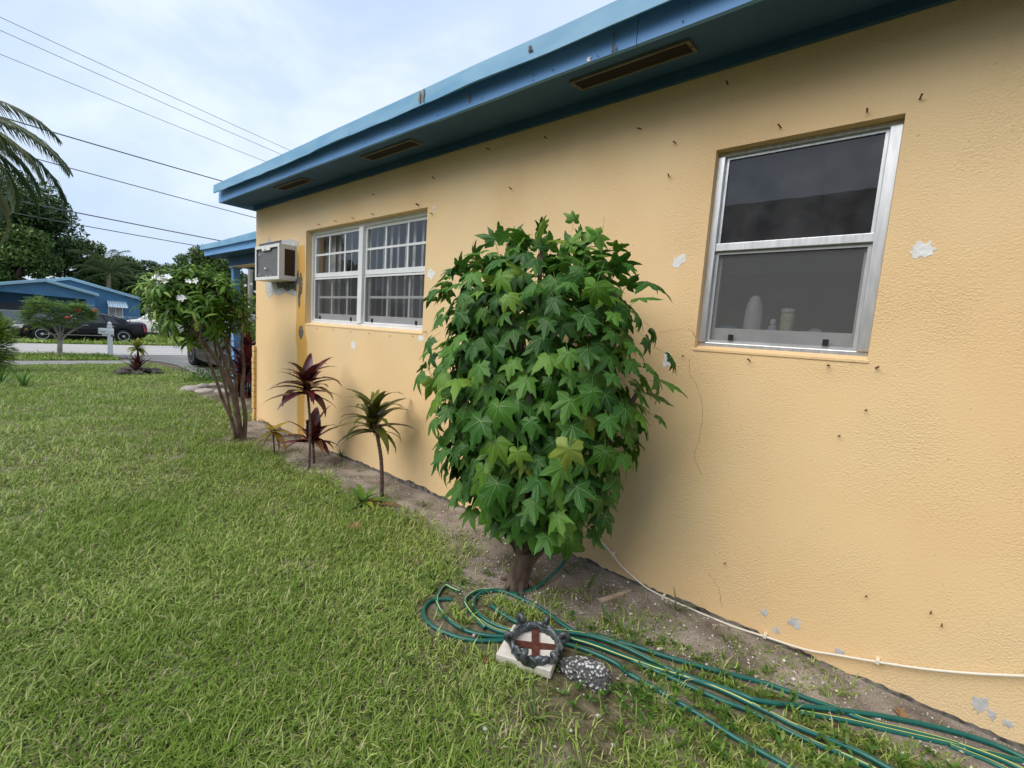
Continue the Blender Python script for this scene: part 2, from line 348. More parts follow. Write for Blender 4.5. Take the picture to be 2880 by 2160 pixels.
# bare soil bed along the wall (wobbly edge), 4 mm over the lawn
def soil_edge(y):
    y = np.asarray(y, float)
    return -(np.interp(y, [-2, -.2, .3, .7, 1.1, 1.6, 2.2, 3.0, 4.0, 5.0, 5.6, 6.2], [.34, .30, .34, .44, .55, .74, .42, .38, .46, .46, .50, .2]))-.10*(vnoise(y, y*0, 2.2, 3)-.5)-.05*(vnoise(y, y*0, 9, 4)-.5)
mb = MB(); yy = np.arange(-3, 6.28, .06); vs = []
for y in yy:
    e_ = float(soil_edge(y)); vs += [(e_-.02, y, .001), (e_*.55, y, .004+.010*vnoise(y, 3., 6, 5)), (.01, y, .006+.014*vnoise(y, 9., 5, 6))]
mb.add(vs, [(3*i+j, 3*i+j+1, 3*i+j+4, 3*i+j+3) for i in range(len(yy)-1) for j in range(2)])
struct(mb.obj('soil_bed', SOIL, smooth=True))
ROADM = mat('road_asphalt', (.36, .345, .325), .9, col2=(.43, .415, .39), scale=1.2, bump=.3, bscale=120, bdist=.005, noise_scale3=(.25, 3, 1))
DRIVEM = mat('driveway', (.17, .165, .155), .9, col2=(.23, .22, .21), scale=.7, bump=.3, bscale=100, bdist=.005)
WALKM = mat('sidewalk_concrete', (.24, .235, .22), .9, col2=(.32, .31, .29), scale=2, bump=.2, bscale=60)
mb = MB(); mb.box(-200, 200, 21.7, 27.5, -.6, -.385); struct(mb.obj('road', ROADM))
walk = struct(mkobj('sidewalk', None)); walk.location = (0, 18.3, -.36)
mb = MB(); mb.box(-.747, .747, -.56, .56, -.1, .025); sm = mb.mesh('slab', WALKM)
for i in range(-8, 22):
    if 1.2 < i*1.5 < 6: continue
    o = mkobj('slab', sm, walk); o.location = (i*1.5+.3, 0, 0); o.rotation_euler = (0, 0, random.uniform(-.004, .004))
# driveway from the street past the porch
mb = MB(); dv = []
for i, y in enumerate(np.linspace(10.8, 21.75, 24)):
    xl = 1.55-.15*math.sin(y)+(.0 if y < 18.5 else -1.1*((y-18.5)/3.2)**1.5); xr = 6.2+(0 if y < 18.5 else 1.0*((y-18.5)/3.2)**1.5)
    dv += [(xl, y, float(zg(y))+.02), (xr, y, float(zg(y))+.02)]
mb.add(dv, [(2*i, 2*i+1, 2*i+3, 2*i+2) for i in range(23)]); struct(mb.obj('driveway', DRIVEM))
# path slab in front of the porch
mb = MB(); mb.box(.95, 3.8, 6.45, 9.6, -.3, .0); struct(mb.obj('porch_floor', WALKM))

# ------------------------------------------------------------------ the yellow house
house = thing('house', 'yellow stucco house with blue eaves and aluminium windows', 'house', (0, 0, 0))
T = .2; WTOP = 2.745; YE = 6.28; YB = -6.0; XB = 8.0
W1 = (2.92, 4.945, 1.325, 2.32); W2 = (.055, .75, 1.36, 2.32); ACO = (5.20, 5.80, 1.80, 2.17)
mb = MB()
def wallgrid(mb, ycuts, zcuts, holes):
    for i in range(len(ycuts)-1):
        for j in range(len(zcuts)-1):
            y0, y1, z0, z1 = ycuts[i], ycuts[i+1], zcuts[j], zcuts[j+1]; c = ((y0+y1)/2, (z0+z1)/2)
            if any(h[0] < c[0] < h[1] and h[2] < c[1] < h[3] for h in holes): continue
            mb.add([(0, y0, z0), (0, y1, z0), (0, y1, z1), (0, y0, z1)], [(0, 3, 2, 1)])
    for (a, b, c, d) in holes:   # reveals
        mb.add([(0, a, c), (0, b, c), (0, b, d), (0, a, d), (T, a, c), (T, b, c), (T, b, d), (T, a, d)], [(0, 1, 5, 4), (1, 2, 6, 5), (2, 3, 7, 6), (3, 0, 4, 7)])
holes = [W1, W2, ACO]
wallgrid(mb, sorted([YB, YE]+[h[0] for h in holes]+[h[1] for h in holes]), sorted([-.3, WTOP]+[h[2] for h in holes]+[h[3] for h in holes]), holes)
mb.add([(0, YE, -.3), (XB, YE, -.3), (XB, YE, WTOP+.3), (0, YE, WTOP)], [(0, 1, 2, 3)])
wall = mb.obj('wall', STUCCO, house)
mb = MB(); mb.box(XB-.1, XB, YB, YE-.01, -.3, 3); mb.box(.21, XB-.1, YB-.1, YB, -.3, 3); mb.obj('rear_wall', STUCCO, house)
mb = MB(); mb.add([(T, YB, -.3), (T, YE-.02, -.3), (T, YE-.02, W1[2]), (T, YB, W1[2])], [(0, 1, 2, 3)])
for (a, b) in ((YB, W2[0]), (W2[1], W1[0]), (W1[1], YE-.02)): mb.add([(T, a, W1[2]), (T, b, W1[2]), (T, b, 2.6), (T, a, 2.6)], [(0, 1, 2, 3)])
mb.add([(T, YB, 2.32), (T, YE-.02, 2.32), (T, YE-.02, 2.62), (T, YB, 2.62)], [(0, 1, 2, 3)]); mb.box(T-.15, XB-.11, YB+.01, YE-.03, 2.45, 2.5); mb.box(T, XB-.11, YB+.01, YE-.03, -.05, 0)
mb.box(T-.03, 3.65, 1.9, 1.98, -.02, 2.47); mb.box(3.6, 3.68, YB-.2, YE-.03, -.02, 2.47); mb.box(T-.03, 3.65, YE-.12, YE-.04, -.02, 2.47); mb.box(T-.01, 3.7, YB+.2, YB+.3, -.02, 2.47)
mb.obj('interior_wall', INTERIOR, house)
# sills: sloping painted stucco sill of the two openings
for W in (W1, W2):
    mb = MB(); mb.add([(-.004, W[0]-.005, W[2]-.012), (-.004, W[1]+.005, W[2]-.012), (-.004, W[1]+.005, W[2]-.002), (-.004, W[0]-.005, W[2]-.002), (.075, W[0]+.001, W[2]+.022), (.075, W[1]-.001, W[2]+.022), (.002, W[1]+.005, W[2]-.012), (.002, W[0]-.005, W[2]-.012)],
        [(0, 3, 2, 1), (3, 4, 5, 2), (0, 1, 6, 7), (0, 7, 3), (1, 2, 6)]); mb.obj('sill', STUCCO, house)
# ---- roof edge
roof = MB()
roof.add([(-.435, 6.33, 2.866), (-.435, YB-.3, 2.866), (4.0, YB-.3, 3.15), (4.0, 6.40, 3.15), (8.4, YB-.3, 2.86), (8.4, 6.40, 2.86)], [(0, 3, 2, 1), (3, 5, 4, 2)])
roof.obj('roof', mat('roof_felt', (.3, .3, .3), .9), house)
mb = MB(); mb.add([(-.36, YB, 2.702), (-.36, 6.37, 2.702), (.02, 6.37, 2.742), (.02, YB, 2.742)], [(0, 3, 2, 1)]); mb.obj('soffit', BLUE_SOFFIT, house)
def wavy(y0, y1, xf, zb, zt, th, amp, seed, step=.08):
    mb = MB(); ya = np.linspace(y0, y1, max(2, int((y1-y0)/step)+1)); vs = []
    for y in ya:
        n1 = amp*(vnoise(y, seed, 1.4, 11)-.5)+.4*amp*(vnoise(y, seed, 6, 12)-.5); n2 = amp*.6*(vnoise(y, seed+5., 2.0, 13)-.5)
        vs += [(xf+n2, y, zb+n1), (xf+n2*.4, y, zt+n1*.35), (xf+th, y, zt+n1*.35), (xf+th, y, zb+n1)]
    k = len(ya); fs = [(4*i+a, 4*i+b, 4*i+4+b, 4*i+4+a) for i in range(k-1) for a, b in ((0, 1), (1, 2), (2, 3), (3, 0))]
    fs += [(3, 2, 1, 0), tuple(4*(k-1)+j for j in range(4))]
    return mb.add(vs, fs)
for (a, b, sd_) in ((YB, 1.03, 1.), (1.034, 3.6, 2.), (3.604, 6.39, 3.)): wavy(a, b, -.38, 2.70, 2.85, .022, .006, sd_).obj('fascia_board', BLUE, house)
cuts = [YB, .5, 3.35, 6.34]
for i in range(3): wavy(cuts[i]+(.0 if i == 0 else -.02), cuts[i+1], -.448-.003*(i % 2), 2.780, 2.874, .010, .016, 7.+i).obj('drip_edge', BLUE_METAL, house)
mb = MB(); mb.box(-.37, .05, 6.372, 6.395, 2.70, 2.845); mb.obj('end_board', BLUE, house)
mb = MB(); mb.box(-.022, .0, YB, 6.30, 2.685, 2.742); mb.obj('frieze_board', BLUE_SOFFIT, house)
for (a, b) in ((.83, 1.45), (2.80, 3.44), (4.46, 5.08)):
    v = mkobj('soffit_vent', None, house); v.location = (-.225, (a+b)/2, 2.711); v.rotation_euler = (0, -math.atan(.04/.38), 0); l = (b-a)/2
    mb = MB()
    for (x0, x1, y0, y1) in ((-.06, -.047, -l, l), (.047, .06, -l, l), (-.047, .047, -l, -l+.016), (-.047, .047, l-.016, l)): mb.box(x0, x1, y0, y1, -.008, .004)
    mb.obj('frame', BEIGE, v)
    mb = MB(); mb.box(-.047, .047, -l+.016, l-.016, -.001, .003); mb.obj('mesh_screen', DARKMESH, v)
    mb = MB()
    for yy_ in (-l+.008, l-.008): MB().lathe([(.004, -.0105), (.004, -.008)], (0, yy_, 0), 8).obj('screw', BLACKP, v)
# weathering on the roof edge: rust runs, scuffs and nail heads
RUSTRUN = mat('rust_run', (.30, .22, .10), .8, col2=(.20, .10, .05), scale=60)
rr = random.Random(9)
for (px, py, wd, ht, X_, m_) in ((1182, 272, .012, .07, -.4545, RUSTRUN), (1192, 268, .009, .08, -.4545, RUSTRUN), (1320, 272, .006, .06, -.3875, RUSTRUN), (1495, 135, .02, .03, -.4545, SOOT), (1726, 118, .006, .09, -.3875, SOOT), (1735, 135, .008, .02, -.3875, SOOT), (1500, 210, .004, .01, -.3875, SOOT), (1555, 196, .004, .008, -.3875, SOOT), (1660, 165, .012, .02, -.3875, CHIP)):
    c_ = onX(px, py, X_); mb = MB(); wpoly(mb, [(c_[1]+wd*rr.uniform(-.6, .6)*(1 if k < 3 else .5), c_[2]+ht*(t_-.5)) for k, t_ in enumerate((0, .3, .7, 1))]+[(c_[1]+wd*rr.uniform(.8, 1.6), c_[2]+ht*(t_-.5)) for t_ in (1, .7, .3, 0)], X_, .0008); mb.obj('paint_wear', m_, house)
nh = MB().lathe([(.004, -.0016), (.003, .0)], (0, 0, 0), 7, axis='x').mesh('nail_head', BLUE_SOFFIT)
for y in np.arange(-.4, 6.3, .405):
    for z_ in (2.72, 2.775): o = mkobj('nail_head', nh, house); o.location = (-.383, y+rr.uniform(-.05, .05), z_+rr.uniform(-.008, .008))
# ---- windows
def sash(parent, name, m, x, y0, y1, z0, z1, w, depth=.02, wb=None):
    mb = MB(); wb = wb or w
    mb.box(x, x+depth, y0, y1, z0, z0+wb); mb.box(x, x+depth, y0, y1, z1-w, z1); mb.box(x, x+depth, y0, y0+w, z0+wb, z1-w); mb.box(x, x+depth, y1-w, y1, z0+wb, z1-w)
    return mb.obj(name, m, parent)
def pane(parent, name, m, x, y0, y1, z0, z1):
    return MB().add([(x, y0, z0), (x, y1, z0), (x, y1, z1), (x, y0, z1)], [(0, 3, 2, 1)]).obj(name, m, parent)
w1 = mkobj('double_window', None, house); w1['label'] = 'white double window with colonial grid and insect screens'
FX = .085
mb = MB(); a, b, c, d = W1
mb.box(FX-.02, FX+.05, a, b, c+.02, c+.045); mb.box(FX-.02, FX+.05, a, b, d-.035, d); mb.box(FX-.02, FX+.05, a, a+.03, c+.045, d-.035); mb.box(FX-.02, FX+.05, b-.03, b, c+.045, d-.035)
mb.obj('frame', WHITE, w1)
mb = MB(); mb.box(FX-.03, FX+.05, 3.925, 3.995, c+.045, d-.035); mb.obj('mullion', WHITE, w1)
for (y0, y1) in ((a+.03, 3.925), (3.995, b-.03)):
    u = sash(w1, 'upper_sash', WHITE, FX, y0, y1, 1.835, d-.035, .028, .022, .045)
    wdt = (y1-y0)/3
    for k in (1, 2): MB().box(FX+.004, FX+.018, y0+k*wdt-.01, y0+k*wdt+.01, 1.88, d-.063).obj('muntin', WHITE, u)
    MB().box(FX+.002, FX+.016, y0+.028, y1-.028, 2.062, 2.082).obj('muntin', WHITE, u)
    for k in range(3):
        for (z0, z1) in ((1.88, 2.072), (2.072, d-.063)): pane(u, 'pane', GLASS, FX+.012, y0+k*wdt, y0+(k+1)*wdt, z0, z1)
    lo = sash(w1, 'lower_sash', WHITE, FX+.035, y0+.01, y1-.01, c+.05, 1.85, .03, .022, .075)
    for k in (1, 2): MB().box(FX+.039, FX+.053, y0+k*wdt-.012, y0+k*wdt+.012, c+.125, 1.82).obj('muntin', WHITE, lo)
    MB().box(FX+.037, FX+.051, y0+.04, y1-.04, 1.615, 1.638).obj('muntin', WHITE, lo)
    for k in range(3):
        for (z0, z1) in ((c+.125, 1.626), (1.626, 1.82)): pane(lo, 'pane', GLASS, FX+.046, y0+k*wdt+(.04 if k == 0 else 0), y0+(k+1)*wdt-(.04 if k == 2 else 0), z0, z1)
    sc = sash(w1, 'insect_screen', WHITE, FX-.004, y0+.004, y1-.004, c+.047, 1.828, .016, .012)
    pane(sc, 'screen_mesh', SCREEN, FX+.004, y0+.02, y1-.02, c+.06, 1.815)
    for fy in (.16, .84): MB().box(FX-.012, FX+.001, y0+(y1-y0)*fy-.008, y0+(y1-y0)*fy+.008, c+.062, c+.098).obj('pull_tab', BLACKP, sc)
# vertical blind in the room behind
bl = thing('vertical_blind', 'white vertical slat blind hanging inside the double window', 'blind', (.235, 3.9, 2.33))
MB().box(-.04, .04, -1.05, 1.05, 0, .05).obj('head_rail', CURTAIN, bl)
mb = MB(); mb.box(-.001, .001, -.042, .042, -1.25, 0); sm = mb.mesh('slat', CURTAIN)
ypos = -1.0
for i in range(17):
    o = mkobj('slat', sm, bl); o.location = (0, -.98+i*.115+random.uniform(-.012, .012), 0); o.rotation_euler = (0, 0, rad(-23+random.uniform(-4, 4)))
mb = MB(); mb.box(-.01, .01, -.16, .16, -1.25, 0); o = mb.obj('end_slat', CURTAIN, bl); o.location = (0.02, .9, 0); o.rotation_euler = (0, 0, rad(8))
w2 = mkobj('single_window', None, house); w2['label'] = 'small bare aluminium single hung window with screened lower half'
FX = .06; a, b, c, d = W2
mb = MB(); mb.box(FX-.01, FX+.06, a, b, c+.012, c+.034); mb.box(FX-.01, FX+.06, a, b, d-.022, d); mb.box(FX-.02, FX+.06, a+.0, a+.042, c+.034, d-.022); mb.box(FX-.02, FX+.06, b-.034, b, c+.034, d-.022)
mb.obj('frame', ALU, w2, bevel=.003)
u = sash(w2, 'upper_sash', ALU, FX+.004, a+.043, b-.035, 1.845, d-.022, .012, .02, .035); pane(u, 'pane', OBSCURE, FX+.014, a+.05, b-.045, 1.88, d-.034)
MB().box(FX-.012, FX+.004, a+.03, b-.03, 1.846, 1.884).obj('meeting_rail', ALU, w2, bevel=.003)
lo = sash(w2, 'lower_sash', ALU_DULL, FX+.035, a+.045, b-.037, c+.035, 1.86, .022, .02, .075); pane(lo, 'pane', GLASS, FX+.048, a+.06, b-.05, c+.11, 1.84)
sc = sash(w2, 'insect_screen', ALU_DULL, FX+.004, a+.043, b-.035, c+.034, 1.845, .014, .012)
pane(sc, 'screen_mesh', SCREEN2, FX+.011, a+.055, b-.047, c+.046, 1.833)
for y in (.21, .60): MB().box(FX-.006, FX+.006, y-.011, y+.011, c+.05, c+.078).obj('pull_tab', BLACKP, sc)
# wall clutter: nails, chips, cracks, patches
nm = MB(); nm.tube([(.01, 0, 0), (-.035, 0, 0)], .0042, 6); nm.lathe([(.006, -.036), (.006, -.033)], (0, 0, 0), 6, axis='x'); nailm = nm.mesh('nail', RUSTNAIL)
Q = lambda x, y: (860+x*.229, 570+y*.229); Q2 = lambda x, y: (1900+x*.4942, 250+y*.4942); Q3 = lambda x, y: (1880+x*.452, 1000+y*.452); Q6 = lambda x, y: (1300+x*.3617, y*.3617); Q5 = lambda x, y: (600+x*.3617, y*.3617)
for p in [Q(*p) for p in ((160, 265), (365, 230), (580, 190), (825, 147), (1380, 30), (1545, 137), (135, 1545), (335, 1560), (545, 1588), (775, 1605), (1030, 1635), (1310, 1640), (1470, 1585))] + \
         [Q2(*p) for p in ((597, 215), (1090, 123), (1390, 52), (420, 1545), (872, 1572), (1140, 1588), (42, 1517))] + \
         [Q6(*p) for p in ((203, 1155), (243, 1065), (472, 1015), (648, 1070), (1385, 997), (1655, 1107), (1600, 1365), (2062, 650), (375, 1465))] + [Q5(*p) for p in ((985, 1440), (1245, 1510), (575, 1552), (1710, 1385), (1590, 1590))] + \
         [(2040, 1585), (2438, 1678), (2620, 1722), (2650, 1758), (2438, 1152), (2362, 1225)]:
    w_ = onX(*p, -.01)
    if any(h[0]-.01 < w_[1] < h[1]+.01 and h[2]-.01 < w_[2] < h[3]+.01 for h in (W1, W2)) or w_[2] > 2.68: continue
    o = mkobj('nail', nailm, wall); o.location = (0, w_[1], w_[2]); o.scale = (.75,)*3 if w_[2] > 1.32 else (.5,)*3; o.rotation_euler = (0, random.uniform(-.25, .25), random.uniform(-.3, .3))
def chip(px, py, rx, ry, m=CHIP, seed=1, jag=.3, n=12, th=.0015):
    c_ = onX(px, py, 0); e1 = onX(px+rx, py, 0); e2 = onX(px, py+ry, 0)
    mb = MB(); wpoly(mb, blob(c_[1], c_[2], abs(e1[1]-c_[1]), abs(e2[2]-c_[2]), n+8, jag+.08, seed), 0, th); return mb.obj('bare_patch', m, wall)
for i, (px, py, rx, ry, mt_) in enumerate([(2594, 701, 32, 24, CHIP), (1910, 733, 20, 16, CHIP), (1213, 773, 9, 14, CHIP), (994, 970, 6, 11, CHIP), (1878, 1010, 14, 22, CHIP), (2150, 1723, 10, 12, CONC_PATCH), (2235, 1752, 20, 16, CONC_PATCH), (2183, 1772, 11, 9, CONC_PATCH), (2362, 1833, 15, 9, CONC_PATCH), (2755, 1980, 24, 26, CONC_PATCH), (2790, 2010, 14, 16, CONC_PATCH), (2835, 2035, 18, 10, CONC_PATCH), (1220, 585, 4, 4, CHIP), (1185, 950, 9, 8, CHIP)]):
    chip(px, py, rx, ry, mt_, i+3)
def wl(px, py): p = onX(px, py, 0); return (p[1], p[2])
# cement and mould around the air conditioner
mb = MB(); wpoly(mb, [wl(*p) for p in ((745, 795), (838, 780), (833, 835), (815, 828), (800, 822), (786, 832), (770, 826), (757, 838), (748, 822))], 0, .0022); mb.obj('bare_patch', CONC_PATCH, wall)
mb = MB(); wpoly(mb, [wl(*p) for p in ((775, 792), (836, 784), (834, 820), (822, 812), (808, 820), (795, 810), (783, 812))], 0, .0034); mb.obj('mould_stain', SOOT, wall)
mb = MB(); wpoly(mb, [wl(*p) for p in ((752, 684), (757, 668), (764, 680), (790, 676), (818, 672), (840, 680), (836, 696), (780, 700), (755, 702))], 0, .0022); mb.obj('bare_patch', CONC_PATCH, wall)
# ochre strip between the unit and the window
lp = [(838, 690), (836, 760), (835, 820), (834, 880), (832, 940), (836, 1000), (833, 1040), (835, 1090), (836, 1160), (838, 1240)]
rp_ = [(856, 1240), (856, 1150), (857, 1080), (863, 1000), (864, 960), (857, 930), (858, 880), (857, 800), (858, 720), (856, 690)]
pts = spline([(*wl(*p), 0) for p in lp], 4)+spline([(*wl(*p), 0) for p in rp_], 4)
mb = MB(); wpoly(mb, [(p[0]+random.uniform(-.006, .006), p[1]) for p in pts], 0, .0015); mb.obj('ochre_strip', OCHRE, wall)
for i, (px, py, rx, ry) in enumerate(((846, 800, 8, 26), (842, 840, 5, 22), (847, 935, 9, 16), (838, 780, 4, 18))): chip(px, py, rx*.7, ry*1.15, SOOT, 60+i, .06, 22, .0028)
# cracks
def crack(pts, w0=.0013):
    mb = MB(); P = spline([(0, *wl(*p)) for p in pts], 5); vs = []
    for i, p in enumerate(P):
        k = w0*random.uniform(.4, 1.2); j = random.uniform(-.004, .004); vs += [(-.001, p[1]+j-k, p[2]), (-.001, p[1]+j+k, p[2])]
    mb.add(vs, [(2*i, 2*i+1, 2*i+3, 2*i+2) for i in range(len(P)-1)]); return mb.obj('crack', SOOTL, wall)
SOOTL = mat('crack_dark', (.46, .32, .16), .9)
crack([Q3(*p) for p in ((135, 20), (132, 110), (165, 160), (190, 230), (213, 330), (205, 430), (185, 540), (165, 640), (210, 740))])
crack([(1700, 610), (1690, 700), (1702, 790)], .0014)
crack([Q3(*p) for p in ((250, 1360), (310, 1450), (330, 1560))], .0015); crack([(1855, 935), (1935, 925), (1955, 950)], .003)
# dark damp line where wall meets soil: one ragged strip
mb = MB(); yy = np.arange(-.6, 6.2, .012); hh_ = .010+.055*np.clip(vnoise(yy, yy*0, 1.3, 21)-.40, 0, 1)+.030*np.clip(vnoise(yy, yy*0, 9, 22)-.45, 0, 1)+.012*vnoise(yy, yy*0, 45, 23); vs = []
for y, h_ in zip(yy, hh_): vs += [(-.0018, y, -.01), (-.0018, y, .006+h_)]
mb.add(vs, [(2*i, 2*i+1, 2*i+3, 2*i+2) for i in range(len(yy)-1)]); mb.obj('damp_line', SOOT, wall)
# painted brick corner of the front wall
brm = MB().box(-.06, .0, -.1, .1, -.034, .034).mesh('brick', BRICKM)
fw = mkobj('brick_wainscot', None, house); fw.location = (0, YE, 0)
for r_ in range(14):
    for k in range(1 if r_ % 2 else 2):
        pass
    o = mkobj('brick', brm, fw); o.location = (.03+random.uniform(-.006, .004), .04, -.02+r_*.075); o.rotation_euler = (random.uniform(-.03, .03), 0, math.pi/2 if r_ % 2 else math.pi/2+.02); o.scale = (1, .6, 1)
    for k in range(1, 5):
        o = mkobj('brick', brm, fw); o.location = (.12+k*.215-(.1 if r_ % 2 else 0), .04, -.02+r_*.075); o.rotation_euler = (0, 0, math.pi/2)
MB().box(-.0, 1.2, YE-.0, YE+.03, -.2, 1.0).obj('mortar_bed', BRICKM, house)
# ---- porch
PX = .45; tip = onX(563, 690, PX); py1 = float(tip[1]); zt = float(tip[2]); zb2 = zt-.19
MB().add([(PX+.03, 6.3, zt), (PX+.03, py1-.03, zt), (4.5, py1-.03, zt), (4.5, 6.3, zt), (PX+.03, 6.3, zt+.06), (4.5, 6.3, zt+.06)], [(0, 3, 2, 1), (1, 2, 5, 4), (0, 1, 4), (2, 3, 5), (0, 4, 5, 3)]).obj('porch_roof', BLUE_METAL, house)
mb = wavy(6.3, py1, PX, zt-.085, zt, .012, .008, 31.); mb.box(PX+.01, 4.5, py1-.012, py1, zt-.085, zt); mb.obj('porch_drip_edge', BLUE_METAL, house)
mb = MB(); mb.box(PX+.05, PX+.075, 6.3, py1-.07, zb2, zt-.02); mb.box(PX+.05, 4.5, py1-.07, py1-.05, zb2, zt-.02); mb.obj('porch_fascia', BLUE, house)
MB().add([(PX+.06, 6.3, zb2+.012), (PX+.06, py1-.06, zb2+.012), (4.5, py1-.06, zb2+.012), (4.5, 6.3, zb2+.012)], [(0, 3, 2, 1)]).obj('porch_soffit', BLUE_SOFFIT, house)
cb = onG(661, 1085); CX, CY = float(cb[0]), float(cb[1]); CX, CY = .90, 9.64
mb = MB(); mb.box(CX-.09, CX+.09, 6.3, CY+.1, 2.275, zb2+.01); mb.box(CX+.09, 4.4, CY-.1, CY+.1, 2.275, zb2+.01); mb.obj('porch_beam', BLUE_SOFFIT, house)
MB().box(CX-.085, CX+.085, 6.3, CY+.08, 2.262, 2.275).obj('beam_underside', STUCCO, house)
mb = MB(); mb.box(CX-.06, CX+.06, CY-.06, CY+.06, -.2, 2.262); mb.box(CX-.085, CX+.085, CY-.085, CY+.085, 2.235, 2.26); mb.obj('porch_column', BLUE, house, bevel=.006)

# ------------------------------------------------------------------ air conditioner
ac = thing('air_conditioner', 'white window air conditioner with grey coil grille stuck through the wall', 'air conditioner', (0, 5.495, 1.79))
hw, ph, hh = .325, .185, .385
mb = MB(); mb.box(-ph+.012, .19, -hw, hw, 0, .012); mb.box(-ph+.012, .19, -hw, hw, hh-.012, hh); mb.box(-ph+.012, .19, hw-.012, hw, .012, hh-.012)
mb.box(-ph+.012, -ph+.06, -hw, -hw+.012, .012, hh-.012); mb.box(-.012, .19, -hw, -hw+.012, .012, hh-.012); mb.box(-ph+.06, -.012, -hw, -hw+.012, .012, .05); mb.box(-ph+.06, -.012, -hw, -hw+.012, hh-.05, hh-.012)
mb.obj('case', ACWHITE, ac, bevel=.004)
mb = MB(); mb.box(-ph, -ph+.012, -hw, hw, 0, .035); mb.box(-ph, -ph+.012, -hw, hw, hh-.035, hh); mb.box(-ph, -ph+.012, -hw, -hw+.04, .035, hh-.035); mb.box(-ph, -ph+.012, hw-.035, hw, .035, hh-.035); mb.box(-ph-.002, -ph+.01, -.09, .13, hh-.06, hh-.034)
mb.obj('front_frame', ACWHITE, ac, bevel=.003)
mb = MB(); mb.box(-ph+.02, -ph+.03, -hw+.035, hw-.03, .03, hh-.03)
g = mb.obj('coil_backing', ACGRILLE, ac)
finm = MB().box(-ph+.008, -ph+.02, -hw+.04, hw-.035, -.0045, .0045).mesh('fin', STEELC)
for k in range(22): o = mkobj('fin', finm, ac); o.location = (random.uniform(-.001, .001), 0, .045+k*.0138); o.rotation_euler = (random.uniform(-.006, .006), .5, 0)
lm = MB().box(-ph+.06, -.012, -hw+.002, -hw+.007, -.003, .003).mesh('side_louvre', COILB)
MB().box(-ph+.06, -.012, -hw+.010, -hw+.014, .05, hh-.05).obj('side_backing', BLACKP, ac)
for k in range(24): o = mkobj('side_louvre', lm, ac); o.location = (0, 0, .058+k*.0118)
MB().box(-ph-.0035, -ph-.002, .02, .05, hh-.052, hh-.042).obj('badge', BLACKP, ac)
mb = MB(); rr = random.Random(3)
for (y_, z_, s_) in ((.05, .13, .014), (.02, .128, .008), (.2, .29, .01), (.12, .22, .005), (-.1, .05, .006), (.22, .06, .008), (.02, .045, .006), (.19, .08, .005)): mb.box(-ph-.001, -ph+.006, y_-s_, y_+s_*.8, z_-s_*.5, z_+s_*.6)
mb.obj('paint_spot', CHIP, ac)

# bottles on the bathroom sill
def lathe_thing(name, label, cat, y, prof, m, x=.178, cap=None, capm=None, group=None):
    o = thing(name, label, cat, (x, y, 1.44), 0, group)
    MB().lathe(prof, n=18).obj('body', m, o, smooth=True)
    if cap: MB().lathe(cap, n=14).obj('cap', capm, o, smooth=True)
    return o
WB = mat('white_plastic', (.75, .77, .80), .4); CREAM = mat('cream_print', (.62, .58, .30), .5, col2=(.75, .72, .58), scale=60); LBLUE = mat('blue_plastic', (.12, .25, .36), .5); PALEB = mat('pale_blue_plastic', (.5, .6, .72), .5)
SILLM = mat('inner_sill', (.55, .53, .5), .6); MB().box(.135, .30, W2[0]-.0, W2[1], 1.405, 1.438).obj('inner_sill', SILLM, house)
lathe_thing('shampoo_bottle', 'tall white shampoo bottle behind the window screen', 'bottle', .535, [(.034, 0), (.04, .01), (.042, .06), (.04, .12), (.034, .16), (.022, .19), (.012, .20)], WB)
lathe_thing('small_bottle', 'small pale bottle with white cap beside the shampoo', 'bottle', .445, [(.018, 0), (.02, .005), (.02, .045), (.012, .055), (.009, .058)], PALEB, cap=[(.012, .058), (.012, .085), (.006, .088)], capm=WB)
lathe_thing('printed_jar', 'cream and yellow printed jar with white lid on window sill', 'jar', .385, [(.026, 0), (.028, .005), (.027, .06), (.03, .10), (.028, .115)], CREAM, cap=[(.03, .115), (.03, .135), (.026, .138)], capm=WB)
lathe_thing('blue_tub', 'low dark blue tub at the end of the window sill', 'tub', .645, [(.036, 0), (.042, .004), (.045, .035), (.043, .045)], LBLUE)
lathe_thing('soap_dish', 'rounded pale blue dish on the window sill', 'dish', .265, [(.025, 0), (.035, .01), (.034, .03), (.02, .045), (.008, .048)], PALEB)
tb = thing('toothbrush', 'thin white toothbrush lying along the window sill', 'toothbrush', (.155, .5, 1.442)); MB().tube([(0, .08, .006), (0, 0, .004), (0, -.06, .006)], [.004, .005, .003], 8).obj('handle', WB, tb, smooth=True); MB().box(-.004, .004, -.085, -.06, .004, .018).obj('bristles', PALEB, tb)
# neighbour's house across the side yard (seen as a reflection)
nb = thing('neighbour_house', 'low neighbour house with dark shingle roof across the side yard', 'house', (-6.5, 0, 0))
MB().box(-8, 0, -14, 5.5, -.3, 2.7).obj('wall', mat('neighbour_wall', (.12, .11, .10), .9), nb)
MB().add([(.55, -14.5, 2.65), (.55, 6, 2.65), (-2.7, 6, 4.75), (-2.7, -14.5, 4.75), (-8.5, -14.5, 2.65), (-8.5, 6, 2.65)], [(0, 1, 2, 3), (3, 2, 5, 4), (1, 5, 2), (0, 3, 4), (0, 4, 5, 1)]).obj('roof', mat('shingles', (.10, .095, .095), .9, col2=(.15, .14, .14), scale=5), nb)

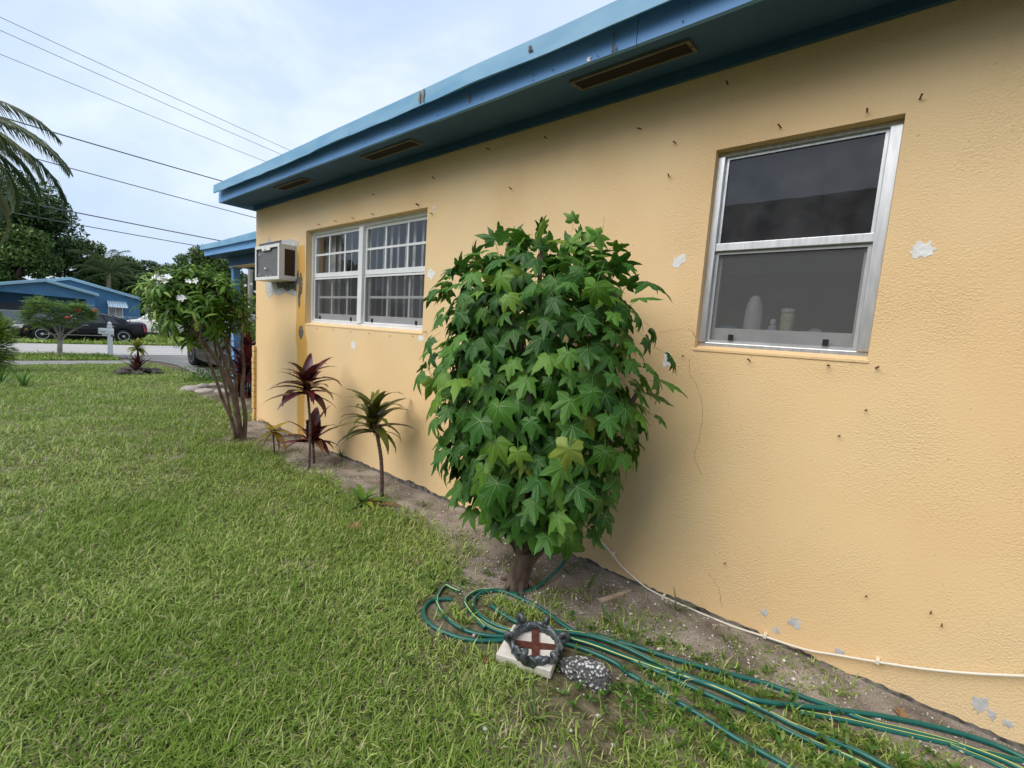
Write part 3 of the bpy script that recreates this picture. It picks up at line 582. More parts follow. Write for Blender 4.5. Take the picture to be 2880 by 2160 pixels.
# ------------------------------------------------------------------ lobed-leaf tree against the wall
VEIN = mat('leaf_vein', (.16, .28, .09), .5)
CHAYA = leafmat('lobed_leaf', [(0, (.024, .092, .016)), (.3, (.042, .142, .019)), (.55, (.062, .180, .022)), (.78, (.095, .23, .026)), (.92, (.14, .28, .031)), (.98, (.20, .30, .04)), (1, (.28, .35, .05))], .26, .45, .28, mottle=(.085, .17, .025), mscale=28)
CHAYA_Y = leafmat('lobed_leaf_yellowing', [(0, (.22, .28, .04)), (1, (.30, .36, .06))], .25, .45, .35, mottle=(.08, .17, .02), mscale=55)
def lobed_leaf(seed, droop=.30, wide=1.):
    r = random.Random(seed)
    half = [(172, .10), (160, .32), (142, .44), (124, .54), (108, .70), (100, .62), (90, .56), (80, .53), (73, .52), (67, .58), (61, .70), (55, .82), (47, 1.0), (42, .84), (37, .72), (32, .60), (27, .54), (22, .58), (17, .74), (12, .80), (8, .88), (3, 1.02), (0, 1.14)]
    lw = [r.uniform(.82, 1.1) for _ in range(3)]
    half = [(a*wide if a < 150 else a, q*(1+r.uniform(-.07, .07))*(lw[0] if a > 75 else lw[1] if a > 27 else lw[2])) for a, q in half]
    lw2 = r.uniform(.85, 1.12); other = [(-a, q*(1+r.uniform(-.09, .09))*(lw2 if a > 27 else 1)) for a, q in reversed(half[:-1])]
    out = half+other; vs = [(0, 0, 0)]; n = len(out)
    curl = r.uniform(-.12, .12)
    def zz(a, q):
        lob = math.cos(rad(a)*360/52)
        return -droop*q*q + .055*q*lob - .10*q*q*abs(math.sin(rad(a)))*(1) + curl*q*q*math.sin(rad(a)) + r.uniform(-.028, .028)
    for fr in (.5, 1.):
        for a, q in out:
            qq = q*fr; vs.append((qq*math.sin(rad(a)), qq*math.cos(rad(a)), zz(a, qq)))
    fs = [(0, 1+(i+1) % n, 1+i) for i in range(n-1)]
    fs += [(1+i, 1+(i+1), 1+n+i+1, 1+n+i) for i in range(n-1)]
    fs = [tuple(reversed(f)) for f in fs]
    fm = [0]*len(fs)
    for a, q in ((0, 1.0), (48, .86), (-48, .86), (106, .55), (-106, .55)):
        o = len(vs); s, c = math.sin(rad(a)), math.cos(rad(a)); px_, py_ = c, -s; w0 = .012
        pts = [(0, w0), (.5, w0*.7), (1, .002)]
        for t_, w_ in pts:
            qq = q*t_; z_ = zz(a, qq)+.012
            vs += [(qq*s-px_*w_, qq*c-py_*w_, z_), (qq*s+px_*w_, qq*c+py_*w_, z_)]
        for i in range(2): fs.append((o+2*i, o+2*i+1, o+2*i+3, o+2*i+2)); fm.append(1)
    # petiole stub
    o = len(vs); k = r.uniform(.7, 1.1)
    for t_ in (0, 1):
        for (dx, dz) in ((-.014, 0), (.014, 0), (0, .018)): vs.append((dx, -k*t_, dz-.35*t_))
    fs += [(o, o+1, o+4, o+3), (o+1, o+2, o+5, o+4), (o+2, o, o+3, o+5)]; fm += [1]*3
    return vs, fs, fm
def tmpl_mesh(name, tm, mats):
    mb = MB(); mb.v = [tuple(v) for v in tm[0]]; mb.f = list(tm[1]); mb.m = list(tm[2]); return mb.mesh(name, mats, smooth=True)
CT = [lobed_leaf(s, d, w_) for s, d, w_ in ((1, .22, 1), (2, .38, 1.06), (3, .50, .92), (4, .12, 1.02), (5, .3, 1.12), (6, .62, 1.), (7, .2, .88), (8, .45, 1.08))]
chm = [tmpl_mesh('leaf', t_, [CHAYA, VEIN]) for t_ in CT]
tree = thing('chaya_tree', 'bushy small tree with large green lobed leaves against the yellow wall', 'tree', (-.50, 1.36, 0))
TO = np.array([-.50, 1.36, 0.])
BARK = mat('grey_brown_bark', (.06, .040, .030), .9, col2=(.17, .125, .095), scale=14, bump=.8, bscale=30, bdist=.015, noise_scale3=(1, 1, .35))
BARK_D = mat('dark_bark', (.045, .022, .018), .9, col2=(.12, .07, .055), scale=18, bump=1, bscale=40, bdist=.02)
mb = MB()
mb.tube(spline([(.0, .03, -.05), (-.012, .02, .04), (.004, .008, .12), (.004, 0, .19), (-.01, .03, .26), (-.01, .05, .40)], 3), [.074, .060, .066, .058, .052, .060, .056, .050, .054, .050, .044, .046, .042, .038, .036, .034], 12)
mb.tube(spline([(.0, .0, .12), (.02, -.05, .22), (.03, -.12, .31), (.04, -.16, .45)], 3), [.040, .044, .040, .042, .038, .034, .036, .032, .030, .028], 10)
for a_ in (.4, 1.7, 2.9, 4.0, 5.2): mb.tube([(.03*math.cos(a_), .02+.03*math.sin(a_), .07), (.07*math.cos(a_), .02+.07*math.sin(a_), .03), (.14*math.cos(a_), .02+.13*math.sin(a_), -.015)], [.022, .016, .006], 7)
mb.obj('trunk', BARK, tree, smooth=True)
def rnd_unit(n):
    v = RNG.normal(size=(n, 3)); return v/np.linalg.norm(v, axis=1, keepdims=True)
for i, (dx, dy, h_) in enumerate(((-.05, -.10, 1.0), (.05, .12, 1.1), (-.16, .20, .9), (.12, -.22, 1.0), (-.2, -.12, .8), (0, .02, 1.45), (-.12, .05, 1.2), (.05, -.35, .8), (-.02, .38, .8))):
    mb = MB(); mb.tube(spline([(0, 0, .22), (dx*.5, dy*.5, .36), (dx*.9, dy*.9, .36+h_*.4), (dx*1.5, dy*1.5, .36+h_)], 4), list(np.linspace(.034, .010, 13)), 8); mb.obj('branch', BARK, tree, smooth=True)
CZ = np.array([.38, .48, .60, .8, 1.1, 1.3, 1.48, 1.60, 1.70, 1.79, 1.86, 1.92]); CR = np.array([.42, .64, .78, .89, .98, 1.0, 1.0, .94, .83, .66, .44, .14])
CC = np.array([-.50, 1.42]); RX, RY = .37, .60
def crown_pts(n, shell=(.82, 1.02), seed=3):
    r = np.random.default_rng(seed); z = r.uniform(.42, 1.86, n*3); keep = r.random(n*3) < np.interp(z, CZ, CR)*.85+.15; z = z[keep][:n]; n = len(z)
    a = r.uniform(0, 2*math.pi, n); k = np.interp(z, CZ, CR)*r.uniform(*shell, n)*(1+.10*np.sin(3*a+z*5)+.06*np.sin(7*a+z*9)+r.normal(0, .03, n))
    P = np.stack([CC[0]+RX*k*np.cos(a), CC[1]+RY*k*np.sin(a), z], 1)
    nr = np.stack([np.cos(a)/RX*.5, np.sin(a)/RY*.5, np.interp(z, [.2, .9, 1.4, 1.8, 1.95], [-.15, .15, .55, 1.3, 2.5])], 1); nr /= np.linalg.norm(nr, axis=1, keepdims=True)
    return P, nr
def relax(P, d, it=12):
    P = P.copy()
    for _ in range(it):
        D = P[:, None]-P[None]; dist = np.linalg.norm(D, axis=2)+np.eye(len(P))*9; push = np.clip(d-dist, 0, None)/d
        P += (D/dist[..., None]*push[..., None]).sum(1)*d*.12
    return P
P, nr = crown_pts(620, (.86, 1.04), 5)
toC = CAM-P; toC /= np.linalg.norm(toC, axis=1, keepdims=True)
sc_ = (nr*toC).sum(1)+RNG.uniform(-.1, .1, len(P)); order = np.argsort(-sc_)
P = P[order]; nr = nr[order]; P[:300] = relax(P[:300], .115)
P[:, 0] = np.minimum(P[:, 0], -.09)
def leaf_frames(P, nr, seed):
    r = np.random.default_rng(seed); n = len(P); j = r.normal(0, .22, (n, 3))
    up = np.interp(P[:, 2], [1.4, 1.75, 1.95], [0, .35, 1.6])
    t_ = nr*.62+j*1.25+np.array([0, 0, -1.])*(.95-up[:, None]*1.1); nn = nr*1.0+np.array([0, 0, .55])+r.normal(0, .22, (n, 3))
    return frames(t_, nn)
R_ = leaf_frames(P, nr, 6); S = RNG.uniform(.062, .110, len(P))*np.interp(P[:, 2], [.2, .9, 1.6, 1.95], [1.12, 1.08, .92, .72])
yl = np.array(onX(1595, 1280, -.95)); i0 = int(np.argmin(np.linalg.norm(P[:300]-yl, axis=1)))
leaf_objects(tree, 'leaf', chm, P[:300]-TO-0*nr[:300], R_[:300], S[:300])
ym = tmpl_mesh('leaf', lobed_leaf(9, .5, 1.15), [CHAYA_Y, VEIN])
o = mkobj('leaf', ym, tree); Ry = frames(np.array([[-.25, -.05, -1.]]), np.array([[-.75, -.55, .25]]))[0]; o.matrix_local = mat4(Ry, onX(1600, 1262, -.88)-TO, .10); o['label'] = 'large crinkled yellow green leaf'
# new growth spikes on top
tops = [(1512, 640), (1628, 640), (1418, 690), (1545, 660), (1600, 690)]
# inner and rear foliage
rest = P[300:]; P2, n2 = crown_pts(420, (.35, .84), 8); P2[:, 0] = np.minimum(P2[:, 0], -.10)
PP = np.concatenate([rest, P2]); NN = np.concatenate([nr[300:], n2]); RR = leaf_frames(PP, NN, 9); SS = RNG.uniform(.07, .10, len(PP))
me = scatter('inner_foliage', CT[1][0], CT[1][1], PP-TO, RR, SS, [CHAYA, VEIN], RNG.random(len(PP)), CT[1][2], True)
stuff(mkobj('inner_foliage', me, tree))
tp = np.array([onX(px_, py_, -.55) for px_, py_ in tops]); tt = np.array([[-.1, .05, 1.], [-.1, -.35, 1.], [-.2, .1, .9], [-.4, -.2, .6], [-.3, -.6, .5]]); tn = np.array([[-1., -.4, .2]]*5)
leaf_objects(tree, 'leaf', chm, tp-TO-tt*.09, frames(tt, tn), [.085, .085, .06, .085, .08])

# ------------------------------------------------------------------ strap leaved plants
def strap(seed, segs=7, width=.15, arch=.5, fold=.25, spoon=.55, tipcurl=0.):
    """unit-long strap leaf along +y, arching down; returns template"""
    r = random.Random(seed); vs = []; fs = []; y = z = 0.; ang = 0.
    for i in range(segs+1):
        t_ = i/segs; wd = width*(math.sin(math.pi*min(1, (t_*.94+.06))**spoon)**.9+.02) if i < segs else .004
        wd = max(wd, .03*width if i == segs else .16*width)
        a_ = -arch*t_-tipcurl*max(0, t_-.7)*6; tw = r.uniform(-.03, .03)
        vs += [(-wd/2, y, z+fold*wd/2+tw*wd), (0, y, z), (wd/2, y, z+fold*wd/2-tw*wd)]
        y += math.cos(a_)/segs; z += math.sin(a_)/segs
    for i in range(segs):
        for j in (0, 1): fs.append((3*i+j, 3*i+j+1, 3*i+j+4, 3*i+j+3))
    return vs, fs, [0]*len(fs)
REDL = leafmat('maroon_leaf', [(0, (.040, .008, .013)), (.4, (.078, .013, .020)), (.75, (.12, .024, .026)), (.92, (.16, .075, .03)), (1, (.19, .11, .04))], .12, .33, .5)
REDBR = leafmat('crimson_leaf', [(0, (.16, .012, .025)), (.5, (.10, .010, .02)), (1, (.045, .008, .015))], .15, .35, .5)
BRONZE = leafmat('bronze_leaf', [(0, (.045, .045, .012)), (.4, (.075, .095, .016)), (.75, (.11, .13, .02)), (1, (.20, .20, .03))], .18, .33, .5, mottle=(.07, .03, .012), mscale=9)
YELL = leafmat('yellow_leaf', [(0, (.40, .27, .03)), (.6, (.32, .22, .03)), (1, (.12, .11, .03))], .25, .5)
GREENL = leafmat('yellow_green_leaf', [(0, (.07, .16, .025)), (.5, (.13, .24, .03)), (1, (.30, .34, .05))], .25, .4)
DEADL = leafmat('dead_leaf', [(0, (.20, .09, .04)), (1, (.32, .19, .09))], .1, .8)
STEMM = mat('ringed_stem', (.06, .032, .03), .8, col2=(.19, .14, .12), scale=1, noise_scale3=(2, 2, 90), contrast=(.42, .58))
def rosette(parent, name, mats_, at, n, ln, elev, width=.17, arch=.9, seed=1, curl=0., fold=.3, dirs=None, spoon=.55):
    r = random.Random(seed); ms = [tmpl_mesh(name, strap(seed*7+k, 7, width*r.uniform(.85, 1.15), arch*r.uniform(.6, 1.4), fold, spoon, curl*r.uniform(.3, 1.2)), [mats_]) for k in range(4)]
    for i in range(n):
        a = i*2.39996+r.uniform(-.3, .3); el = elev[0]+(elev[1]-elev[0])*(i/(n-1) if n > 1 else .5)+r.uniform(-.12, .12)
        t_ = np.array([[math.cos(a)*math.cos(el), math.sin(a)*math.cos(el), math.sin(el)]]); nn = np.array([[-math.cos(a)*math.sin(el), -math.sin(a)*math.sin(el), math.cos(el)]])
        l_ = ln*r.uniform(.78, 1.12); m4 = frames(t_, nn)[0]
        o = mkobj(name, ms[i % 4], parent); o.matrix_local = mat4(m4, np.array(at)+np.array([0, 0, -.004*(n-i)*ln/.3]), l_)
def plant(name, label, cat, base, group=None): return thing(name, label, cat, tuple(base), 0, group)
GC = 'cordylines in the bed by the yellow wall'
b0 = onG(869, 1318); top = onX(863, 1078, b0[0]); pl = plant('cordyline', 'tall dark maroon cordyline with a single crown on a thin bare stem', 'plant', b0, GC)
top = top-b0; MB().tube(spline([(0, 0, -.03), (.0, -.01, top[2]*.5), (top[0], top[1], top[2])], 6), list(np.linspace(.013, .011, 13)), 8).obj('stem', STEMM, pl, smooth=True)
rosette(pl, 'leaf', REDL, top+np.array([0, 0, .03]), 28, .38, (-.05, 1.15), .27, 1.1, 4, .35)
b1 = onG(884, 1306); pl = plant('cordyline', 'short maroon cordyline with broad leaves beside the tall maroon one', 'plant', b1, GC)
top = onX(880, 1235, b1[0])-b1; MB().tube([(0, 0, -.03), tuple(top*.5), tuple(top)], [.012, .011, .011], 8).obj('stem', STEMM, pl, smooth=True)
rosette(pl, 'leaf', REDL, top+np.array([0, 0, .02]), 14, .36, (.2, 1.3), .32, .9, 12, .25); rosette(pl, 'leaf', REDBR, top, 3, .30, (-.15, .0), .34, .8, 3)
b2 = onG(773, 1279); pl = plant('cordyline', 'small withering yellow cordyline with drooping leaves', 'plant', b2, GC)
top = onX(768, 1215, b2[0])-b2; MB().tube([(0, 0, -.03), tuple(top)], [.009, .008], 8).obj('stem', STEMM, pl, smooth=True)
rosette(pl, 'leaf', YELL, top+np.array([0, 0, .02]), 10, .23, (-.9, .9), .30, .7, 21, .1)
b3 = onG(1074, 1398); pl = plant('cordyline', 'bronze green cordyline with curled leaves on a leaning stem', 'plant', b3, GC)
top = onX(1050, 1175, b3[0]-.03)-b3; MB().tube(spline([(0, 0, -.03), tuple(top*np.array([.3, .15, .5])), tuple(top)], 6), list(np.linspace(.017, .013, 13)), 8).obj('stem', STEMM, pl, smooth=True)
rosette(pl, 'leaf', BRONZE, top+np.array([0, 0, .03]), 32, .36, (.05, 1.35), .22, 1.3, 31, .6); rosette(pl, 'dead_leaf', DEADL, top+np.array([0, 0, -.02]), 4, .14, (-1.3, -.9), .3, .3, 5)
b4 = onG(1024, 1422); pl = plant('bromeliad', 'low yellow green bromeliad with withered leaves at the foot of the bronze cordyline', 'plant', b4)
rosette(pl, 'leaf', GREENL, (0, 0, .03), 12, .24, (.15, .95), .24, .9, 41, .1); rosette(pl, 'dead_leaf', DEADL, (.06, -.10, .02), 7, .22, (-.02, .25), .22, .7, 42, .3)
# maroon cordylines by the porch column
for i, (px, py, hp, label) in enumerate(((702, 1112, 985, 'maroon cordyline with crimson lower leaves beside the blue porch column'), (690, 1120, 1040, 'low maroon cordyline with arching leaves behind the flowering shrub'), (676, 1112, 1090, 'ground hugging maroon cordyline at the foot of the porch column'))):
    b = onG(px, py); b[0] = min(b[0], 1.6); pl = plant('cordyline', label, 'plant', b, 'maroon cordylines by the porch'); top = onY(px-3, hp, b[1])-b
    for k in range(3 if i == 0 else 1):
        MB().tube([(.06*k-.06, .05*k, -.05), tuple(top+np.array([.03*k-.03, 0, -.06*k]))], [.012, .010], 6).obj('stem', STEMM, pl, smooth=True)
    rosette(pl, 'leaf', REDL, top, 16, .55 if i < 2 else .5, (.0, 1.35), .28, .8, 50+i, .1); rosette(pl, 'leaf', REDBR, top+np.array([0, 0, -.05]), 7, .45, (-.3, .3), .2, .9, 60+i, .2)

# ------------------------------------------------------------------ flowering frangipani shrub
FR = leafmat('frangipani_leaf', [(0, (.045, .12, .015)), (.4, (.09, .20, .022)), (.75, (.17, .30, .035)), (1, (.28, .40, .06))], .32, .45, .3)
FBARK = mat('frangipani_bark', (.11, .075, .055), .85, col2=(.22, .165, .13), scale=9, bump=.5, bscale=35, bdist=.01)
PETAL = mat('white_petal', (.85, .85, .82), .5)
def frangipani(base, label, crown_c, crown_r, stems, nleaf_obj, nleaf, seed, petals, leaf_len=.2, sky_group=None):
    r = np.random.default_rng(seed); t = plant('frangipani', label, 'shrub', base); B = np.array(base)
    tips = []
    for i, (pts, r0, r1) in enumerate(stems):
        pts = [np.array(p)-B for p in pts]; MB().tube(spline(pts, 4), list(np.linspace(r0, r1, 4*(len(pts)-1)+1)), 8).obj('stem', FBARK, t, smooth=True); tips.append(pts[-1])
    # whorls of spoon leaves
    C = np.array(crown_c)-B; R0 = np.array(crown_r); wh = []
    while len(wh) < nleaf//11:
        v = r.normal(size=3); v /= np.linalg.norm(v); k = r.uniform(.35, 1)**.6
        p = C+R0*v*k*(1+.12*np.sin(5*v[0]+3*v[2]+seed)); wh.append((p, v))
    tw = MB()
    for p, v in wh[::2]:
        s_ = min(tips, key=lambda q: np.linalg.norm(q-p)); mid = (s_+p)/2+np.array([0, 0, -.04]); tw.tube([s_, mid, p], [.011, .008, .006], 5)
    stuff(tw.obj('twigs', FBARK, t, smooth=True))
    pos = []; td = []; nn = []
    for p, v in wh:
        ax = v*.6+np.array([0, 0, .75]); ax /= np.linalg.norm(ax)
        for k in range(11):
            a = r.uniform(0, 6.283); el = r.uniform(-.15, .85); e1 = np.cross(ax, [0.3, .8, .1]); e1 /= np.linalg.norm(e1); e2 = np.cross(ax, e1)
            d = (math.cos(a)*e1+math.sin(a)*e2)*math.cos(el)+ax*math.sin(el); pos.append(p+d*.02+ax*r.uniform(-.03, .04)); td.append(d); nn.append(ax*math.cos(el)-(math.cos(a)*e1+math.sin(a)*e2)*math.sin(el))
    pos = np.array(pos); R2 = frames(np.array(td), np.array(nn)); S2 = leaf_len*r.uniform(.7, 1.15, len(pos))
    tms = [strap(200+k, 5, .19, a_, .3, 1.3) for k, a_ in enumerate((.9, 1.4, 2.0))]
    ms = [tmpl_mesh('leaf', q_, [FR]) for q_ in tms]
    od = np.argsort(np.linalg.norm(pos+B-CAM, axis=1)); pos = pos[od]; R2 = R2[od]; S2 = S2[od]
    if nleaf_obj: leaf_objects(t, 'leaf', ms, pos[:nleaf_obj], R2[:nleaf_obj], S2[:nleaf_obj])
    stuff(mkobj('foliage', scatter('foliage', tms[1][0], tms[1][1], pos[nleaf_obj:], R2[nleaf_obj:], S2[nleaf_obj:], FR, smooth=True), t))
    fl = MB()
    for k in range(5):
        a = k*1.2566; c_, s_ = math.cos(a), math.sin(a); o_ = len(fl.v)
        fl.add([(0, 0, 0), (c_*.018-s_*.014, s_*.018+c_*.014, .008), (c_*.042-s_*.012, s_*.042+c_*.012, .012), (c_*.046+s_*.006, s_*.046-c_*.006, .008), (c_*.02+s_*.012, s_*.02-c_*.012, .004)], [(0, 4, 3, 2, 1)])
    fm_ = fl.mesh('flower', PETAL)
    for (c_, n_, sp) in petals:
        for k in range(n_):
            o = mkobj('flower', fm_, t); o.scale = (.75,)*3; v = r.normal(size=3)*sp; o.location = tuple(np.array(c_)-B+v); dv_ = Vector((-.6, -.6, .5))+Vector(r.normal(size=3)*.4); o.rotation_euler = dv_.to_track_quat('Z', 'Y').to_euler()
    return t
fb = onG(680, 1236); Yf = fb[1]
def fp(px, py, dy=0): return onY(px, py, Yf+dy)
stems = [([fb+[0, 0, -.05], fp(668, 1180), fp(655, 1110), fp(625, 1040, -.05), fp(590, 985, -.1), fp(540, 930, -.15)], .034, .013),
         ([fb+[0, 0, -.05], fp(672, 1190, .05), fp(662, 1110, .1), fp(662, 1060, .1), fp(640, 980, .1), fp(620, 900, .1)], .034, .012),
         ([fb+[.02, 0, -.05], fp(690, 1170), fp(680, 1100, -.02), fp(686, 1040, -.05), fp(680, 960, -.1), fp(690, 900, -.1)], .026, .011),
         ([fb+[-.05, .02, -.05], fp(655, 1190, -.05), fp(625, 1120, -.08), fp(605, 1060, -.12), fp(580, 1000, -.2), fp(560, 950, -.25)], .021, .010),
         ([fb+[-.03, .05, -.05], fp(648, 1170, .12), fp(636, 1100, .15), fp(612, 1010, .2), fp(600, 940, .2)], .019, .010),
         ([fp(655, 1110), fp(640, 1040, .02), fp(610, 960), fp(575, 880), fp(545, 820)], .021, .009),
         ([fp(640, 980, .1), fp(650, 900, .12), fp(640, 830, .1)], .014, .008), ([fp(590, 985, -.1), fp(520, 905, -.05), fp(470, 860)], .018, .009)]
cc = onY(560, 862, Yf+.05)
frangipani(fb, 'white flowering frangipani shrub with many grey stems near the corner of the yellow house', cc, (.45, .36, .38), stems, 300, 2300, 11, [(onY(455, 788, Yf-.1), 14, .035), (onY(512, 838, Yf-.25), 5, .02), (onY(620, 790, Yf-.1), 2, .03), (onY(535, 792, Yf-.2), 2, .02)], .145)
b6 = np.array([2.0, 11.6, float(zg(11.6))])
st6 = [([b6, b6+[.1*(k-1), .1, .5], b6+[.25*(k-1), .1, 1.0], b6+[.5*(k-1), .05, 1.5]], .03, .012) for k in range(3)]
frangipani(b6, 'white flowering frangipani shrub behind the blue porch column', b6+[.15, 0, 1.35], (.75, .6, .7), st6, 0, 900, 12, [(b6+[.1, -.5, 1.6], 10, .25), (b6+[-.2, -.5, 1.9], 8, .2)], .2)

# ------------------------------------------------------------------ hose, cable, stick, ornament, rock
def hosemat():
    m, t, b = newmat('green_hose'); b.inputs['Base Color'].default_value = (.004, .085, .068, 1); b.inputs['Roughness'].default_value = .32; b.inputs['Specular IOR Level'].default_value = .5
    co = N(t, 'ShaderNodeTexCoord'); n = N(t, 'ShaderNodeTexNoise'); n.inputs['Scale'].default_value = 30; L(t, co.outputs['Object'], n.inputs['Vector'])
    r = N(t, 'ShaderNodeValToRGB'); r.color_ramp.elements[0].color = (.004, .075, .062, 1); r.color_ramp.elements[1].color = (.010, .13, .10, 1); L(t, n.outputs['Fac'], r.inputs[0]); L(t, r.outputs[0], b.inputs['Base Color'])
    return m
HOSE = hosemat(); STRIPE = mat('yellow_stripe', (.55, .56, .14), .4); CABLE = mat('white_cable', (.72, .66, .55), .45)
hose = thing('garden_hose', 'green garden hose with yellow stripe looped over the grass below the wall', 'hose', (-.9, 1.2, 0)); HO = np.array([-.9, 1.2, 0])
A7 = lambda x, y: (1150+x*.3617, 1560+y*.3617); A8 = lambda x, y: (1880+x*.452, 1560+y*.452); A6 = lambda x, y: (1150+x*.3617, 1100+y*.3617)
def g_(P_, zs=.012): return [onG(px, py, (zs if np.isscalar(zs) else zs[i])) for i, (px, py) in enumerate(P_)]
HOSEPTS = []
def hose_run(pts, tw0=0., twist=2.):
    P_ = [p-HO for p in spline(pts, 7)]; mb = MB(); mb.tube(P_, .0098, 18); HOSEPTS.extend([p_+HO for p_ in P_])
    n = 18; k = len(P_)
    # stripe: one pair of facets follows the hose with a slow twist
    for fi in range(k-1):
        cs = [np.mean([np.array(mb.v[q_]) for q_ in mb.f[fi*n+j]], axis=0)-(P_[fi]+P_[fi+1])/2 for j in range(n)]; an = -.9+.35*tw0+.25*twist*math.sin(fi*.045+tw0); d_ = P_[fi+1]-P_[fi]; sd_ = np.cross(d_, [0, 0, 1.]); sd_ /= np.linalg.norm(sd_)+1e-9; sd_ = sd_*np.sign(sd_@np.array([-.5, -.8, 0])+1e-9); tgt = math.cos(an)*np.array([0, 0, 1.])+math.sin(an)*sd_
        mb.m[fi*n+int(np.argmax([c_@tgt for c_ in cs]))] = 1
    return mb.obj('hose_run', [HOSE, STRIPE], hose, smooth=True)
tap = [np.array([-.05, 1.02, .52]), np.array([-.07, 1.03, .40])]
hp = [A6(1330, 1085), A6(1270, 1190), A6(1200, 1330), A6(1100, 1440), A6(980, 1530), A6(880, 1565), A6(790, 1575)]
rise = [onZ(*p, z_) for p, z_ in zip(hp, (.30, .22, .12, .05, .016, .012, .014))]
hose_run([rise[0]+np.array([.08, -.02, .16]), rise[0]+np.array([.03, -.01, .08])]+rise+g_([A7(690, 275), A7(560, 300), A7(505, 370), A7(535, 450), A7(610, 515), A7(720, 565), A7(850, 600), A7(1000, 618)], .014)+g_([A7(1200, 640), A7(1400, 690), A7(1700, 800), A7(2000, 905), A8(300, 830), A8(600, 970), A8(800, 1070), A8(1000, 1150), A8(1200, 1235), A8(1400, 1345), A8(1600, 1450)], .016), 2, 4)
hose_run(g_([A7(640, 395), A7(720, 455), A7(800, 505), A7(900, 550), A7(1000, 575), A7(1200, 600), A7(1400, 628), A7(1650, 708), A7(1900, 828), A7(2150, 940), A8(430, 860), A8(570, 910), A8(900, 950), A8(1300, 1000), A8(1700, 1082), A8(2000, 1172), A8(2212, 1265), A8(2400, 1370)], .020), 0, 3)
hose_run(g_([A7(400, 288), A7(340, 262), A7(285, 238), A7(240, 280), A7(217, 355), A7(262, 455), A7(340, 530), A7(450, 592), A7(570, 622), A7(700, 636), A7(900, 640), A7(1100, 625), A7(1300, 660), A7(1500, 715), A7(1800, 850), A8(280, 885), A8(500, 970), A8(700, 1075), A8(900, 1170), A8(1100, 1250), A8(1300, 1345), A8(1500, 1450)], .012), 1, 5)
hose_run(g_([A7(340, 348), A7(250, 346), A7(170, 362), A7(118, 425), A7(130, 500), A7(190, 560), A7(280, 605), A7(400, 648), A7(540, 668), A7(720, 668), A7(950, 660), A7(1200, 690), A7(1400, 750), A7(1600, 840), A7(1690, 912), A7(1850, 1003), A7(2000, 1092), A7(2212, 1215), A8(400, 1130), A8(600, 1240), A8(750, 1325), A8(900, 1420)], .010), 11, 2)
hose_run(g_([A7(590, 570), A7(520, 495), A7(450, 400), A7(440, 345), A7(520, 288), A7(620, 275), A7(740, 290), A7(880, 345), A7(1000, 405), A7(1100, 470), A7(1200, 545), A7(1300, 602), A7(1500, 640), A7(1730, 705), A7(2060, 810), A8(300, 722), A8(600, 800), A8(850, 890), A8(1050, 960), A8(1250, 1040), A8(1500, 1100), A8(1800, 1180), A8(2100, 1290), A8(2300, 1390)], .013), 1, 3)
hose_run(g_([A8(820, 982), A8(1100, 1032), A8(1450, 1112), A8(1800, 1192), A8(2212, 1292), A8(2450, 1390)], .010), 2, 1)
hose_run(g_([A8(1750, 1190), A8(1850, 1230), A8(2000, 1290), A8(2150, 1365), A8(2300, 1450)], .010), 2, 1)
hose_run(g_([A7(520, 490), A7(620, 560), A7(740, 605), A7(900, 625), A7(1080, 612), A7(1250, 615)], .014), 3, 2)
cp = [A6(*p) for p in ((1330, 1040), (1405, 1110), (1500, 1180), (1580, 1270), (1650, 1360), (1750, 1450), (1850, 1530), (1980, 1600), (2090, 1650))]+[A8(*p) for p in ((200, 370), (400, 445), (600, 510), (850, 590), (1050, 625), (1300, 668), (1600, 712), (1900, 740), (2212, 755), (2500, 770))]
cpt = [onX(*p, -.022) for p in cp]; cab = thing('white_cable', 'thin white cable sagging along the foot of the yellow wall', 'cable', (0, 0, 0))
for p in cpt: p[2] = max(p[2], .014)
cpt += [np.array([-.022, cpt[-1][1]-k_*.8, cpt[-1][2]+.01*k_]) for k_ in (1, 2, 3)]
MB().tube(spline(cpt, 6), .0052, 8).obj('sheath', CABLE, cab, smooth=True)
clipm = MB().box(-.012, .024, -.006, .006, -.004, .010).mesh('clip', CABLE)
for i in (3, 7, 11, 14): o = mkobj('clip', clipm, cab); o.location = tuple(cpt[i])
WOOD = mat('weathered_wood', (.38, .28, .20), .85, col2=(.50, .39, .29), scale=4, noise_scale3=(8, 1, 8))
s0, s1 = onG(*A7(1478, 368), .01), onG(*A7(1722, 282), .012); mid = (s0+s1)/2; dl = s1-s0; ln = np.linalg.norm(dl)
st = MB(); st.add([(-ln/2, -.016, -.006), (ln/2, -.008, -.006), (ln/2, .010, -.006), (-ln/2+.01, .018, -.006), (-ln/2, -.016, .006), (ln/2, -.008, .006), (ln/2, .010, .006), (-ln/2+.01, .018, .006)], [(0, 3, 2, 1), (4, 5, 6, 7), (0, 1, 5, 4), (1, 2, 6, 5), (2, 3, 7, 6), (3, 0, 4, 7)])
o = st.obj('wood_stake', WOOD); o.location = tuple(mid); o.rotation_euler = (0, 0, math.atan2(dl[1], dl[0])); tag(o, 'short pale split wooden stake lying on bare soil', 'stake')
